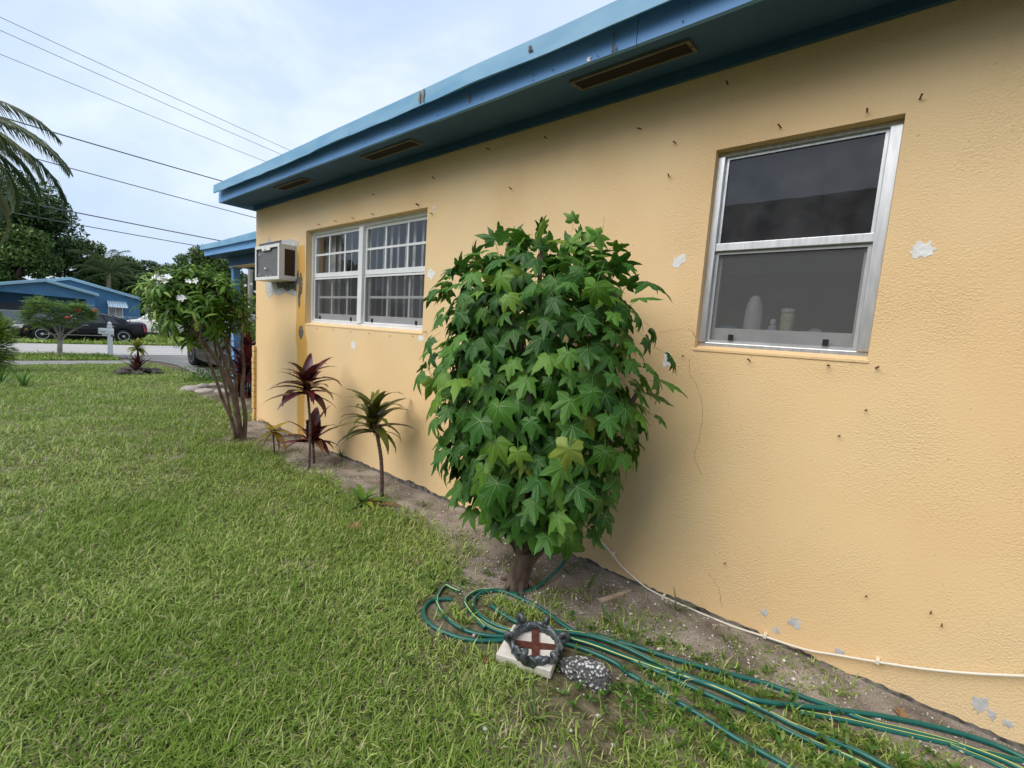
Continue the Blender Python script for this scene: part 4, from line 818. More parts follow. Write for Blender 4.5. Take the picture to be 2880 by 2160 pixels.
# paving block
CONC = mat('pale_concrete', (.56, .51, .45), .85, col2=(.68, .63, .57), scale=18, bump=.5, bscale=110, bdist=.004)
pA, pB, pC = onZ(1394, 1862, .0), onZ(1548, 1918, .0), onZ(1420, 1790, .03)
ux = (pB-pA); lx = np.linalg.norm(ux); ang = math.atan2(ux[1], ux[0])
blk = thing('paver', 'pale concrete block under the metal crown', 'paver', tuple(pA), ang)
mb = MB(); mb.box(0, lx, 0, .20, .0, .040); o = mb.obj('body', CONC, blk, bevel=.005); blk.rotation_euler = (rad(3), rad(-2), ang)
mb = MB()
for (x_, y_) in ((.04, .13), (.19*lx/.24, .02)): o = MB().lathe([(.0055, .040), (.0055, .0415), (.001, .0418)], (x_, y_, 0), 8).obj('pebble_inlay', mat('slate_dot', (.16, .19, .24), .6), blk)
# cast metal crown: band, six scrolls, rusty cross
LEAD = mat('cast_lead', (.055, .065, .065), .45, metal=.55, col2=(.17, .19, .21), scale=22, bump=.7, bscale=45, bdist=.006)
RUST = mat('rusty_iron', (.065, .020, .014), .85, col2=(.12, .040, .026), scale=40, bump=.6, bscale=120, bdist=.003)
cc_ = onZ(1506, 1814, .058); crown = thing('metal_crown', 'small grey cast metal crown with scrolls and a rusty cross inside', 'ornament', tuple(cc_), ang)
crown.rotation_euler = (rad(4), rad(3), ang); RC = .095
mb = MB(); n = 48
prof = [(0.0, .0), (.010, -.004), (.013, .006), (.008, .016), (.010, .028), (.004, .036), (-.004, .032), (-.006, .01)]
vs = []
for i in range(n):
    a = 2*math.pi*i/n; wv = .010*math.cos(6*a)
    for (dr, dz) in prof:
        rr_ = RC+dr*1.2+.003*math.sin(18*a); vs.append((rr_*math.cos(a), rr_*math.sin(a), dz*1.1+(wv if dz > .02 else 0)-.012))
k = len(prof); mb.add(vs, [(i*k+j, ((i+1) % n)*k+j, ((i+1) % n)*k+(j+1) % k, i*k+(j+1) % k) for i in range(n) for j in range(k)])
mb.obj('band', LEAD, crown, smooth=True)
def scroll(mb, a, s=1.):
    ca, sa = math.cos(a), math.sin(a); pts = []; rs = []
    for j in range(16):
        t_ = j/15; th = -1.2+t_*5.6; rr_ = (.021*(1-t_*.72))*s; rad_ = RC+.010+.012*t_; zz_ = .020+.055*s*min(1, t_*2.2)
        rad_ = RC+.020+rr_*math.cos(th); zz_ = .046*s+rr_*math.sin(th); pts.append((rad_*ca, rad_*sa, zz_)); rs.append(.0145*(1-t_*.35)*s)
    pts = [((RC+.004)*ca, (RC+.004)*sa, -.006), ((RC+.012)*ca, (RC+.012)*sa, .012)]+pts[2:]; rs = [.013, .014]+rs[2:]
    mb.tube(pts, rs, 8)
    # side leaves of the scroll
    for sg in (-1, 1):
        p0 = np.array([(RC+.006)*ca, (RC+.006)*sa, .012]); tg = np.array([-sa, ca, 0])*sg
        mb.tube([p0, p0+tg*.022+[0, 0, .016], p0+tg*.040+[0, 0, .008], p0+tg*.048+[0, 0, -.004]], [.008, .010, .007, .003], 7)
    return mb
for i in range(6):
    mb = MB(); scroll(mb, i*math.pi/3+.45, .86 if i % 2 else 1.); mb.obj('scroll', LEAD, crown, smooth=True)
for i, a in enumerate((.35, .35+math.pi/2)):
    m_ = MB(); ca, sa = math.cos(a), math.sin(a); hw_ = .0165; R9 = RC-.004
    vs = [(R9*sx*ca-hw_*sy*sa, R9*sx*sa+hw_*sy*ca, z_+.0015*i) for z_ in (-.006, .000) for sx, sy in ((-1, -1), (1, -1), (1, 1), (-1, 1))]
    m_.add(vs, [(0, 3, 2, 1), (4, 5, 6, 7), (0, 1, 5, 4), (1, 2, 6, 5), (2, 3, 7, 6), (3, 0, 4, 7)]); m_.obj('cross_bar', RUST, crown)
# coral rock
def rockmat():
    m, t, b = newmat('coral_rock'); co = N(t, 'ShaderNodeTexCoord'); v = N(t, 'ShaderNodeTexVoronoi'); v.inputs['Scale'].default_value = 75; L(t, co.outputs['Object'], v.inputs['Vector'])
    n = N(t, 'ShaderNodeTexNoise'); n.inputs['Scale'].default_value = 22; n.inputs['Detail'].default_value = 5; L(t, co.outputs['Object'], n.inputs['Vector'])
    ad = N(t, 'ShaderNodeMath', operation='ADD'); L(t, v.outputs['Distance'], ad.inputs[0]); L(t, n.outputs['Fac'], ad.inputs[1])
    r = N(t, 'ShaderNodeValToRGB'); r.color_ramp.elements[0].position = .70; r.color_ramp.elements[0].color = (.75, .74, .72, 1); r.color_ramp.elements[1].position = .86; r.color_ramp.elements[1].color = (.085, .083, .083, 1); r.color_ramp.elements[0].position = .62; r.color_ramp.elements[1].position = 1.0; L(t, ad.outputs[0], r.inputs[0]); L(t, r.outputs[0], b.inputs['Base Color'])
    b.inputs['Roughness'].default_value = .95; bp = N(t, 'ShaderNodeBump'); bp.inputs['Strength'].default_value = 1; bp.inputs['Distance'].default_value = .012; bp.invert = True; L(t, ad.outputs[0], bp.inputs['Height']); L(t, bp.outputs[0], b.inputs['Normal'])
    return m
ROCK = rockmat()
def rock(name, c, r, m, seed, parent=None, n=(18, 12)):
    rr_ = np.random.default_rng(seed); ph = rr_.uniform(0, 6, (6,)); mb = MB(); vs = []
    for j in range(n[1]+1):
        th = math.pi*j/n[1]
        for i in range(n[0]):
            a = 2*math.pi*i/n[0]; d = np.array([math.sin(th)*math.cos(a), math.sin(th)*math.sin(a), math.cos(th)])
            k = 1+.14*math.sin(3*d[0]+ph[0])+.12*math.sin(4*d[1]+ph[1])+.09*math.sin(6*d[2]+5*d[0]+ph[2])+.06*math.sin(9*d[1]-7*d[0]+ph[3])+rr_.uniform(-.04, .04)
            vs.append(np.array(r)*d*k)
    mb.add(vs, [(j*n[0]+i, j*n[0]+(i+1) % n[0], (j+1)*n[0]+(i+1) % n[0], (j+1)*n[0]+i) for j in range(n[1]) for i in range(n[0])])
    o = mb.obj(name, m, parent, smooth=True); o.location = tuple(c); return o
rc = onZ(1648, 1890, .03); o = rock('coral_rock', rc, (.098, .062, .058), ROCK, 4); o.rotation_euler = (0, 0, ang-.1); tag(o, 'rough dark coral rock flecked with white beside the metal crown', 'rock')
# dead leaves and litter
dlm = tmpl_mesh('dead_leaf', strap(77, 5, .5, 1.4, .5), [DEADL])
for i, (px, py, s_, lab) in enumerate(((2520, 1995, .07, 'crumpled orange brown dead leaf against the foot of the wall'), (985, 1482, .16, 'long dry red brown leaf lying on the lawn'), (1362, 1862, .05, 'small dark red dead leaf lying by the paver'))):
    p = onG(px, py, .012); o = mkobj('dead_leaf', dlm); o.location = tuple(p); o.scale = (s_, s_, s_); o.rotation_euler = (.25, .2, 1.1*i+2.2); tag(o, lab, 'leaf')

# ------------------------------------------------------------------ grass and weeds
GRASS = leafmat('grass_blade', [(0, (.15, .24, .036)), (.3, (.22, .335, .050)), (.6, (.30, .42, .070)), (.82, (.42, .54, .13)), (.93, (.46, .50, .18)), (1, (.50, .45, .24))], .30, .5, .3)
def bare(x, y):
    """0 = full grass, 1 = bare"""
    e_ = soil_edge(y); d = x-e_                 # >0 inside the soil bed
    b = np.clip((d+.10)/.20, 0, 1)*np.where((y < 6.3) & (y > -3), 1, 0)*np.where((vnoise(x, y, 6, 34) > .62) & (d < .28), .8, 1)
    k = vnoise(x, y, 2.6, 31)*.6+vnoise(x, y, 7, 32)*.4
    near = np.exp(-((x+.95)**2/.18+(y-.75)**2/.30))   # worn patch round the ornament
    b2 = np.clip((k-.64)/.12, 0, 1)*.5*np.where(x < -1.4, .12, 1)+near*np.clip((vnoise(x, y, 5, 33)-.25)/.2, 0, 1)*.95
    return np.clip(np.maximum(b, b2), 0, 1)
HK = np.array(sorted({int(math.floor(p[0]/.022)+dx)*100000+int(math.floor(p[1]/.022)+dy) for p in HOSEPTS for dx in (-1, 0, 1) for dy in (-1, 0, 1)}))
def blades(n, xr, yr, L0, W0, seed, keepf, dens_pow=0):
    r = np.random.default_rng(seed); x = r.uniform(*xr, n); y = r.uniform(*yr, n)
    d = np.hypot(x-CAM[0], y-CAM[1]); k = r.random(n) < keepf(x, y, d); x, y, d = x[k], y[k], d[k]
    k = r.random(len(x)) > bare(x, y)*.97; x, y, d = x[k], y[k], d[k]
    gi = np.floor(x/.022).astype(int)*100000+np.floor(y/.022).astype(int); k = ~np.isin(gi, HK); x, y, d = x[k], y[k], d[k]; n = len(x)
    cl = vnoise(x, y, 3.2, 41); hg = .6+.75*cl; ln = r.uniform(.55, 1.15, n)*np.where(r.random(n) < .10, 1.7, 1.)*L0*hg*(1+.05*d); wd = r.uniform(.7, 1.25, n)*W0*(1+.10*d)
    a = r.uniform(0, 2*math.pi, n)+1.2*(vnoise(x, y, 1.5, 42)-.5); lean = r.uniform(.55, 1.4, n)
    dx, dy = np.cos(a), np.sin(a); sx, sy = -dy, dx; z0 = zg(y)-.004
    l1 = lean*.55; l2 = np.minimum(lean*1.35, 1.65)
    m = np.stack([x+dx*np.sin(l1)*ln*.5, y+dy*np.sin(l1)*ln*.5, z0+np.cos(l1)*ln*.5], 1); tp = m+np.stack([dx*np.sin(l2), dy*np.sin(l2), np.cos(l2)], 1)*(ln*.55)[:, None]
    b = np.stack([x, y, z0], 1); s = np.stack([sx, sy, np.zeros(n)], 1)*(wd/2)[:, None]
    V = np.stack([b-s, b+s, m-s*.9, m+s*.9, tp], 1).reshape(-1, 3); i = np.arange(n)*5
    rn = np.clip(.55*r.random(n)+.42*vnoise(x, y, 1.1, 43)+.22*(vnoise(x, y, 6, 44)-.5), 0, .999)
    dry = r.random(n) < .012+.10*np.clip((vnoise(x, y, 2.6, 31)-.5)/.2, 0, 1); rn = np.where(dry, r.uniform(.88, .999, n), np.minimum(rn, .9))
    return V, np.stack([i, i+1, i+3, i+2], 1), np.stack([i+2, i+3, i+4], 1), np.repeat(rn, 5)
def lawn(name, label, parts):
    V, Fq, Ft, R0 = [], [], [], []; o = 0
    for v, q_, t_, rn in parts: V.append(v); Fq.append(q_+o); Ft.append(t_+o); R0.append(rn); o += len(v)
    me = npmesh(name, np.concatenate(V), [np.concatenate(Fq), np.concatenate(Ft)], GRASS, np.concatenate(R0)); ob = mkobj(name, me)
    return stuff(ob, label, 'grass')
# object random shifts the ramp, so the lawn is split into one object only
nearf = lambda x, y, d: np.clip((2.6/np.maximum(d, .5))**1.7, 0, 1)
g1 = blades(520000, (-4.6, 0), (-1.2, 5.2), .044, .0044, 51, nearf); g2 = blades(260000, (-6.5, 1.2), (5.2, 17.7), .050, .0045, 52, lambda x, y, d: np.clip((6.5/d)**1.3, 0, 1)*np.where((x > .2) & (y < 10.6), 0, 1)*np.where((x > 0) & (y < 6.6), 0, 1)*np.where((x > 1.3-.1*0) & (y > 10.5), 0, 1))
g3 = blades(70000, (-3.5, 9), (18.95, 21.6), .06, .010, 53, lambda x, y, d: np.where((x > .7) & (x < 7), 0, 1.)); g4 = blades(80000, (-4, 14), (27.6, 36), .07, .014, 54, lambda x, y, d: np.ones_like(x)*.8)
lawn('grass', 'short patchy green lawn grass around the house and along the street', [g1, g2, g3, g4])
# longer tufts
r_ = np.random.default_rng(61); tv, tq, tt_, tr_ = [], [], [], []
# broadleaf weeds between the hoses
WEED = leafmat('weed_leaf', [(0, (.035, .10, .015)), (.5, (.065, .155, .02)), (.85, (.11, .21, .03)), (1, (.2, .28, .06))], .25, .45, .4)
def weeds(n, fn, seed, s0, name, label):
    r = np.random.default_rng(seed); x = r.uniform(-1.9, -.05, n); y = r.uniform(-.75, 3.2, n); k = r.random(n) < fn(x, y); x, y = x[k], y[k]; m = len(x); pos = []; t_ = []; nn = []; S_ = []
    gi = np.floor(x/.022).astype(int)*100000+np.floor(y/.022).astype(int); k = ~np.isin(gi, HK) | (r.random(m) < .25); x, y = x[k], y[k]; m = len(x)
    for i in range(m):
        c = r.integers(4, 9); h = r.uniform(.01, .05); cx, cy = x[i]+r.normal(0, .008), y[i]+r.normal(0, .008)
        for j in range(c):
            a = r.uniform(0, 6.283); el = r.uniform(-.1, .9); pos.append((cx, cy, h*r.uniform(.3, 1))); t_.append((math.cos(a)*math.cos(el), math.sin(a)*math.cos(el), math.sin(el))); nn.append((-math.cos(a)*math.sin(el), -math.sin(a)*math.sin(el), math.cos(el)+.01)); S_.append(s0*r.uniform(.6, 1.3))
    tm = strap(88, 3, .34, .5, .3, .9)
    return stuff(mkobj(name, scatter(name, tm[0], tm[1], np.array(pos), frames(np.array(t_), np.array(nn)), np.array(S_), WEED)), label, 'weeds')
def wf(x, y):
    e_ = soil_edge(y); band = np.clip((x-(e_-.55))/.15, 0, 1)*np.clip((e_+.10-x)/.14, 0, 1); right = np.clip((1.05-y)/.5, 0, 1)
    left = .35*np.exp(-((x+.85)**2/.06+(y-1.55)**2/.06)); return np.clip(band*right*(.35+.9*vnoise(x, y, 5, 71))+left+.10*np.clip((x-e_)/.1, 0, 1)*np.clip((vnoise(x, y, 4, 72)-.66)/.1, 0, 1), 0, 1)*np.clip(1.1-bare(x, y)*.35, 0, 1)
weeds(7600, wf, 62, .030, 'broadleaf_weeds', 'low broadleaf weeds spreading between the green hose lines')
# soil chips and shell gravel
PEB = leafmat('shell_chip', [(0, (.30, .25, .20)), (.4, (.45, .40, .34)), (.8, (.62, .58, .52)), (1, (.80, .78, .74))], 0, .85, .2)
n = 16000; px_ = RNG.uniform(-1.6, -.005, n); py_ = RNG.uniform(-.9, 6.1, n); k = RNG.random(n) < np.clip(np.where(px_ > soil_edge(py_)-.03, .35+.75*vnoise(px_, py_, 3.5, 81), .10*bare(px_, py_)), 0, 1)*np.clip(2.3/np.maximum(py_+.6, .6), .25, 1); px_, py_ = px_[k], py_[k]; n = len(px_)
octv = [(1, 0, 0), (0, 1, 0), (-1, 0, 0), (0, -1, 0), (0, 0, .7), (0, 0, -.5)]; octf = [(0, 1, 4), (1, 2, 4), (2, 3, 4), (3, 0, 4), (1, 0, 5), (2, 1, 5), (3, 2, 5), (0, 3, 5)]
Rr = frames(rnd_unit(n)*np.array([1, 1, .3]), np.tile([0.05, 0.02, 1.], (n, 1))); S_ = np.clip(RNG.lognormal(-5.55, .55, n), .0015, .013)[:, None]*RNG.uniform(.6, 1.2, (n, 3))
stuff(mkobj('gravel', scatter('gravel', octv, octf, np.stack([px_, py_, np.full(n, .012)], 1), Rr, S_, PEB)), 'pale shell chips and grit scattered over the bare soil strip', 'gravel')
# dry straw and twigs on the soil
STRAW = leafmat('straw', [(0, (.10, .065, .04)), (.5, (.24, .18, .11)), (1, (.42, .34, .22))], .1, .8)
n = 2600; px_ = RNG.uniform(-1.4, -.01, n); py_ = RNG.uniform(-.6, 6.0, n); k = RNG.random(n) < np.where(px_ > soil_edge(py_)-.12, .25+.8*(vnoise(px_, py_, 4, 83) > .55), .25*bare(px_, py_)); px_, py_ = px_[k], py_[k]; n = len(px_)
tm = strap(90, 3, .05, .25, .1); t_ = rnd_unit(n)*np.array([1, 1, .12])
stuff(mkobj('straw', scatter('straw', tm[0], tm[1], np.stack([px_, py_, np.full(n, .016)], 1), frames(t_, np.tile([0.03, .02, 1.], (n, 1))), RNG.uniform(.02, .075, n), STRAW)), 'dry brown grass clippings and straw on the bare soil', 'straw')
# upright grass tufts in the soil bed
TUFT = leafmat('tuft_leaf', [(0, (.06, .12, .02)), (.6, (.12, .20, .04)), (1, (.28, .26, .10))], .25, .5)
tuftm = [tmpl_mesh('blade', strap(300+k, 4, .06, .5+.4*k, .3), [TUFT]) for k in range(3)]
for i, (px, py, s_) in enumerate(((960, 1290, .16), (1150, 1360, .16), (1010, 1330, .12), (920, 1265, .10), (1600, 1620, .12), (1655, 1660, .14), (1900, 1720, .14), (1660, 1700, .10), (830, 1235, .12), (1500, 2030, .16), (1290, 1960, .15), (700, 1290, .1), (2040, 1810, .10), (1750, 1790, .14), (1700, 1745, .12))):
    b = onG(px, py); t = plant('grass_tuft', 'thin upright grass tuft sprouting from bare ground near the wall', 'grass', b, 'grass tufts in the soil strip'); r = random.Random(i)
    for k in range(9):
        a = r.uniform(0, 6.28); el = r.uniform(.5, 1.45); tt2 = np.array([[math.cos(a)*math.cos(el), math.sin(a)*math.cos(el), math.sin(el)]]); n2_ = np.array([[-math.cos(a)*math.sin(el), -math.sin(a)*math.sin(el), math.cos(el)]])
        o = mkobj('blade', tuftm[k % 3], t); o.matrix_local = mat4(frames(tt2, n2_)[0], np.zeros(3), s_*r.uniform(.5, 1.1))

# ------------------------------------------------------------------ trees
def crown_leaves(c, r, n, rng, lumps=9, fill=.6):
    """points and normals spread through lumpy clusters"""
    cl = rnd_unit(lumps)*rng.uniform(.35, .85, (lumps, 1))*np.array(r)+np.array(c); cr = rng.uniform(.30, .55, lumps)*min(r)
    w_ = cr**2; idx = rng.choice(lumps, n, p=w_/w_.sum()); v = rnd_unit(n); k = rng.uniform(fill, 1.05, (n, 1))
    sq = np.array([1.15, 1.15, .8]); return cl[idx]+v*k*cr[idx][:, None]*sq, v
LT = ([(-.5, 0, 0), (0, .5, .06), (.5, 0, 0), (0, -.5, .06)], [(0, 3, 2, 1)])
def leaf_tree(name, label, base, trunk_h, trunk_r, c, r, n, leaf, m, seed, lumps=9, bark=None, group=None, stretch=(1, 1.8), limbs=5):
    rng = np.random.default_rng(seed); B = np.array(base, float); t = thing(name, label, 'tree', tuple(B), 0, group); rr = random.Random(seed)
    C = np.array(c)-B; mb = MB(); mb.tube(spline([(0, 0, -.2), (.05, .03, trunk_h*.5), (C[0]*.4, C[1]*.4, trunk_h)], 4), list(np.linspace(trunk_r, trunk_r*.65, 9)), 8)
    for i in range(limbs):
        e_ = C+rnd_unit(1)[0]*np.array(r)*.6; s_ = np.array([C[0]*.35, C[1]*.35, trunk_h*.9]); mb.tube(spline([s_, (s_+e_)/2+[0, 0, .15], e_], 4), list(np.linspace(trunk_r*.5, trunk_r*.1, 9)), 6)
    mb.obj('trunk', bark or BARK, t, smooth=True)
    P_, v = crown_leaves(C, r, n, rng, lumps); td = rnd_unit(n)+np.array([0, 0, -.35]); nn = v+np.array([0, 0, .7])+rnd_unit(n)*.5
    S_ = leaf*rng.uniform(.6, 1.3, (n, 1))*np.array([[stretch[0], stretch[1], 1]])
    stuff(mkobj('crown', scatter('crown', LT[0], LT[1], P_, frames(td, nn), S_, m), t)); return t
DKG = leafmat('dark_tree_leaf', [(0, (.016, .042, .010)), (.5, (.036, .080, .018)), (.85, (.075, .13, .028)), (1, (.13, .19, .05))], .15, .5, .3)
MDG = leafmat('mid_tree_leaf', [(0, (.030, .070, .014)), (.5, (.065, .13, .024)), (.85, (.12, .19, .035)), (1, (.20, .26, .06))], .2, .5, .3)
LTG = leafmat('light_tree_leaf', [(0, (.05, .12, .015)), (.5, (.10, .20, .025)), (1, (.22, .31, .05))], .25, .5, .3)
ZF = -.40
leaf_tree('shade_tree', 'tall dark spreading tree rising behind the blue house', (-1.5, 50, ZF), 5, .35, (-1.2, 49, 7.2), (4.0, 3.5, 3.6), 34000, .15, DKG, 101, 34)
leaf_tree('shade_tree', 'dark tree with mango like leaves hanging behind the porch roof', (-.5, 46.5, ZF), 3, .25, (-.6, 46.5, 4.3), (2.6, 2.0, 2.6), 20000, .14, MDG, 102, 22)
for i, (x_, y_, cz, rr_, m_, lab) in enumerate(((3.2, 52, 4.5, (2.8, 2, 2.9), MDG, 'rounded mid green tree behind the peak of the blue roof'), (6.8, 54, 4.2, (2.6, 2, 2.6), DKG, 'dark rounded tree between the two garden palms'), (9.6, 50, 2.9, (2.0, 2, 2.4), MDG, 'low tree behind the white parked car'), (12.5, 50, 5.2, (2.3, 2, 3.0), MDG, 'tall narrow tree rising over the flowering shrub'), (15.5, 47, 4.2, (2.6, 2, 3.2), DKG, 'dark tree behind the porch column'), (19.5, 46, 4.4, (3, 2, 3.6), MDG, 'broad tree beyond the porch beam'), (24.0, 48, 4.4, (3, 2, 3.8), DKG, 'dark tree at the far end of the street'), (-5.5, 50, 4.5, (3, 2, 4), DKG, 'dark tree left of the blue house'))):
    leaf_tree('background_tree', lab, (x_, y_, ZF), cz*.6, .18, (x_, y_, cz), rr_, 14000, .15, m_, 110+i, 18, group=None)
leaf_tree('side_yard_tree', 'leafy tree beside the neighbour house', (-9, 23, -.4), 2.5, .2, (-9, 23, 3.6), (2.6, 2.6, 2.8), 7000, .2, DKG, 140, 14)
# hedge mass far behind
mb = MB(); n = 26000; P_ = np.stack([RNG.uniform(-14, 45, n), RNG.uniform(57, 61, n), np.zeros(n)], 1); P_[:, 2] = ZF+RNG.random(n)**.7*(2.6+2.2*vnoise(P_[:, 0], P_[:, 0]*0, .35, 91))
stuff(mkobj('far_wood', scatter('far_wood', LT[0], LT[1], P_, frames(rnd_unit(n), rnd_unit(n)+np.array([0, -.6, .6])), RNG.uniform(.25, .6, (n, 1))*np.array([[1, 1.5, 1]]), DKG)), 'far line of dark trees behind the houses', 'wood')

def palm(name, label, base, h, nf, fl, m, seed, lean=(0, 0), group=None, droop=1.5, up=1.2, trunk_r=.13, leaflet=.45, nl=34, els=None, azs=None):
    r = random.Random(seed); t = thing(name, label, 'palm tree', tuple(base), 0, group); top = np.array([lean[0], lean[1], h])
    MB().tube(spline([(0, 0, -.2), (lean[0]*.3, lean[1]*.3, h*.5), tuple(top)], 5), list(np.linspace(trunk_r*1.2, trunk_r*.8, 11)), 9).obj('trunk', PALMB, t, smooth=True)
    for i in range(nf):
        a = azs[i] if azs else i*2.39996+r.uniform(-.2, .2); el = els[i] if els else up-1.7*(i/nf)+r.uniform(-.1, .1); L_ = fl*r.uniform(.85, 1.1); rib = MB(); pts = []; p = top.copy(); e_ = el; K = 14
        for k in range(K+1):
            pts.append(p.copy()); p = p+np.array([math.cos(a)*math.cos(e_), math.sin(a)*math.cos(e_), math.sin(e_)])*L_/K; e_ -= droop/K*(.5+1.2*k/K)
        rib.tube(pts, list(np.linspace(.025, .006, K+1)*max(1, fl/2.5)), 5)
        vs = []; fs = []
        for s_ in (-1, 1):
            for k in range(nl):
                tq = .12+.86*k/nl; f_ = tq*K; i0_ = min(int(f_), K-1); q0 = pts[i0_]+(pts[i0_+1]-pts[i0_])*(f_-i0_); d = pts[i0_+1]-pts[i0_]; d /= np.linalg.norm(d)
                side = np.cross(d, [0, 0, 1.]); side /= np.linalg.norm(side)+1e-9; l_ = leaflet*math.sin(math.pi*min(1, .18+.8*tq))**.6*r.uniform(.85, 1.1)
                dr = side*s_*.8+d*.65+np.array([0, 0, -.25-r.uniform(0, .35)]); dr /= np.linalg.norm(dr); w_ = np.cross(dr, side); w_ = w_/(np.linalg.norm(w_)+1e-9)*.009*max(1, fl/2.2)
                o_ = len(vs); e2 = q0+dr*l_*.6; e3 = q0+dr*l_+np.array([0, 0, -.22*l_]); vs += [q0-w_, q0+w_, e2+w_*.8, e2-w_*.8, e3]; fs += [(o_, o_+1, o_+2, o_+3), (o_+3, o_+2, o_+4)]
        rib.add(vs, fs, 1); rib.obj('frond', [PALMR, m], t)
    return t
PALMB = mat('palm_trunk', (.16, .13, .10), .9, col2=(.26, .22, .18), scale=1, noise_scale3=(2, 2, 14), bump=.4, bscale=8); PALMR = mat('palm_rib', (.14, .15, .05), .6)
PALMG = leafmat('palm_leaflet', [(0, (.022, .05, .014)), (.6, (.05, .085, .022)), (1, (.12, .13, .045))], .2, .45)
PALMG2 = leafmat('palm_leaflet_far', [(0, (.035, .07, .02)), (.6, (.075, .12, .035)), (1, (.15, .17, .06))], .2, .5)
palm('coconut_palm', 'tall coconut palm with dark arching fronds over the street', (-4.0, 17.6, -.35), 5.9, 15, 3.6, PALMG, 7, (.5, .1), droop=1.7, trunk_r=.15, leaflet=.6, nl=56, azs=[.05, -.12, .3, .0, -.35, .15, .5, -.2, .1, -.5, 1.5, 2.5, 3.5, 4.5, 5.5], els=[.7, .4, .5, -.05, .2, .2, -.2, .1, -.35, -.1, .5, .7, .4, .6, .3])
palm('garden_palm', 'bushy green palm behind the sloping blue roof', (4.6, 47.5, ZF), 4.3, 18, 3.1, PALMG2, 8, (.1, 0), droop=1.6, up=1.5, trunk_r=.16, leaflet=.7)
palm('garden_palm', 'second garden palm with drooping fronds behind the parked white car', (6.8, 46.5, ZF), 2.9, 14, 2.4, PALMG2, 9, (.1, 0), droop=2.2, up=1.3, trunk_r=.14, leaflet=.6)
palm('garden_palm', 'small palm beside the right end of the blue house', (8.6, 47, ZF), 2.6, 12, 2.0, PALMG2, 10, (.1, 0), droop=1.9, up=1.3, trunk_r=.12, leaflet=.55)

# small umbrella shaped tree on the verge
b = onG(167, 1003); Yp = b[1]; pt = thing('poinciana_tree', 'small flat topped tree with feathery leaves and red flowers on the verge', 'tree', tuple(b)); PG = leafmat('feathery_leaf', [(0, (.08, .17, .025)), (.5, (.14, .25, .035)), (1, (.24, .34, .06))], .3, .5)
PBARK = mat('pale_bark', (.30, .27, .23), .9, col2=(.42, .39, .34), scale=6)
q_ = lambda px, py, dy=0: onY(px, py, Yp+dy)-b
MB().tube(spline([(0, 0, -.1), q_(168, 985), q_(169, 960)], 4), list(np.linspace(.075, .06, 9)), 8).obj('trunk', PBARK, pt, smooth=True)
for i, (px, py, dy) in enumerate(((110, 918, .2), (140, 905, -.3), (165, 890, 0), (190, 900, .3), (215, 920, -.2), (240, 912, .1), (85, 905, -.1), (200, 880, .4), (130, 880, .3))):
    MB().tube(spline([q_(169, 964), q_((169*1.4+px*.6)/2, (960+py)/2+4, dy*.5), q_(px, py, dy)], 4), list(np.linspace(.035, .010, 9)), 6).obj('branch', PBARK, pt, smooth=True)
rr = np.random.default_rng(77); sp = []
for i in range(900):      # feathery sprays
    a_ = rr.uniform(62, 266); top_ = np.interp(a_, [62, 80, 110, 150, 200, 240, 266], [880, 846, 840, 850, 852, 862, 884]); bot_ = np.interp(a_, [62, 100, 150, 200, 266], [902, 930, 912, 922, 896]); top_ += 10*(vnoise(a_/14, 0., 1., 79)-.6)
    c_ = top_+(bot_-top_)*rr.random()**1.3; sp.append(onY(a_, c_, Yp+rr.uniform(-1, 1)*math.sqrt(max(0, 1-((a_-162)/106)**2))*1.0)-b)
P_, td_, nn_ = [], [], []
for s_ in sp:
    d0 = rr.normal(size=3)*np.array([1, 1, .45])+np.array([0, 0, .25]); d0 /= np.linalg.norm(d0); side = np.cross(d0, [0, 0, 1.]); side /= np.linalg.norm(side)+1e-9; L9 = rr.uniform(.14, .34)
    for k in range(15):
        q9 = s_+d0*L9*k/15+np.array([0, 0, -.25*(k/15)**2*L9])
        for sg in (-1, 1): P_.append(q9+side*sg*.028); td_.append(side*sg+d0*.3+rr.normal(size=3)*.15); nn_.append(np.array([0, 0, 1.])+rr.normal(size=3)*.25)
P_ = np.array(P_); n = len(P_)
stuff(mkobj('crown', scatter('crown', LT[0], LT[1], P_, frames(np.array(td_), np.array(nn_)), rr.uniform(.03, .06, (n, 1))*np.array([[.45, 1.5, 1]]), PG), pt))
REDF = mat('red_flower', (.55, .06, .04), .6)
for i, (px, py, dy) in enumerate(((190, 893, -1.0), (262, 875, 0), (268, 871, .1), (219, 873, -.6), (257, 878, -.1))):
    o = rock('flower', q_(px, py, dy), (.07, .07, .045), REDF, 90+i, pt, (8, 5))
# bush at left edge, day lily, crotons
b = onG(4, 1046); bu = thing('clipped_bush', 'dense yellow green leafy bush beside the lawn', 'shrub', tuple(b)); rr = np.random.default_rng(33)
n = 5200; v = rnd_unit(n); k = rr.uniform(.55, 1.03, (n, 1)); H_ = 1.0
P_ = v*k*np.array([.62, .55, .72])+np.array([-.35, 0, .66]); P_[:, 0] += .05*np.sin(P_[:, 2]*7); mb = MB()
for i in range(6): mb.tube([(-.3, 0, -.05), (-.3+.2*math.cos(i), .2*math.sin(i), .5), (-.3+.4*math.cos(i), .4*math.sin(i), .95)], [.03, .02, .01], 6)
mb.obj('stem', BARK, bu); tm = strap(95, 3, .28, .6, .2)
BUSHL = leafmat('bush_leaf', [(0, (.05, .12, .015)), (.45, (.12, .22, .025)), (.8, (.25, .35, .04)), (1, (.42, .46, .06))], .25, .4)
stuff(mkobj('foliage', scatter('foliage', tm[0], tm[1], P_, frames(v+np.array([0, 0, .3]), v*.3+np.array([0, 0, 1.])+rnd_unit(n)*.4), rr.uniform(.08, .15, n), BUSHL), bu))
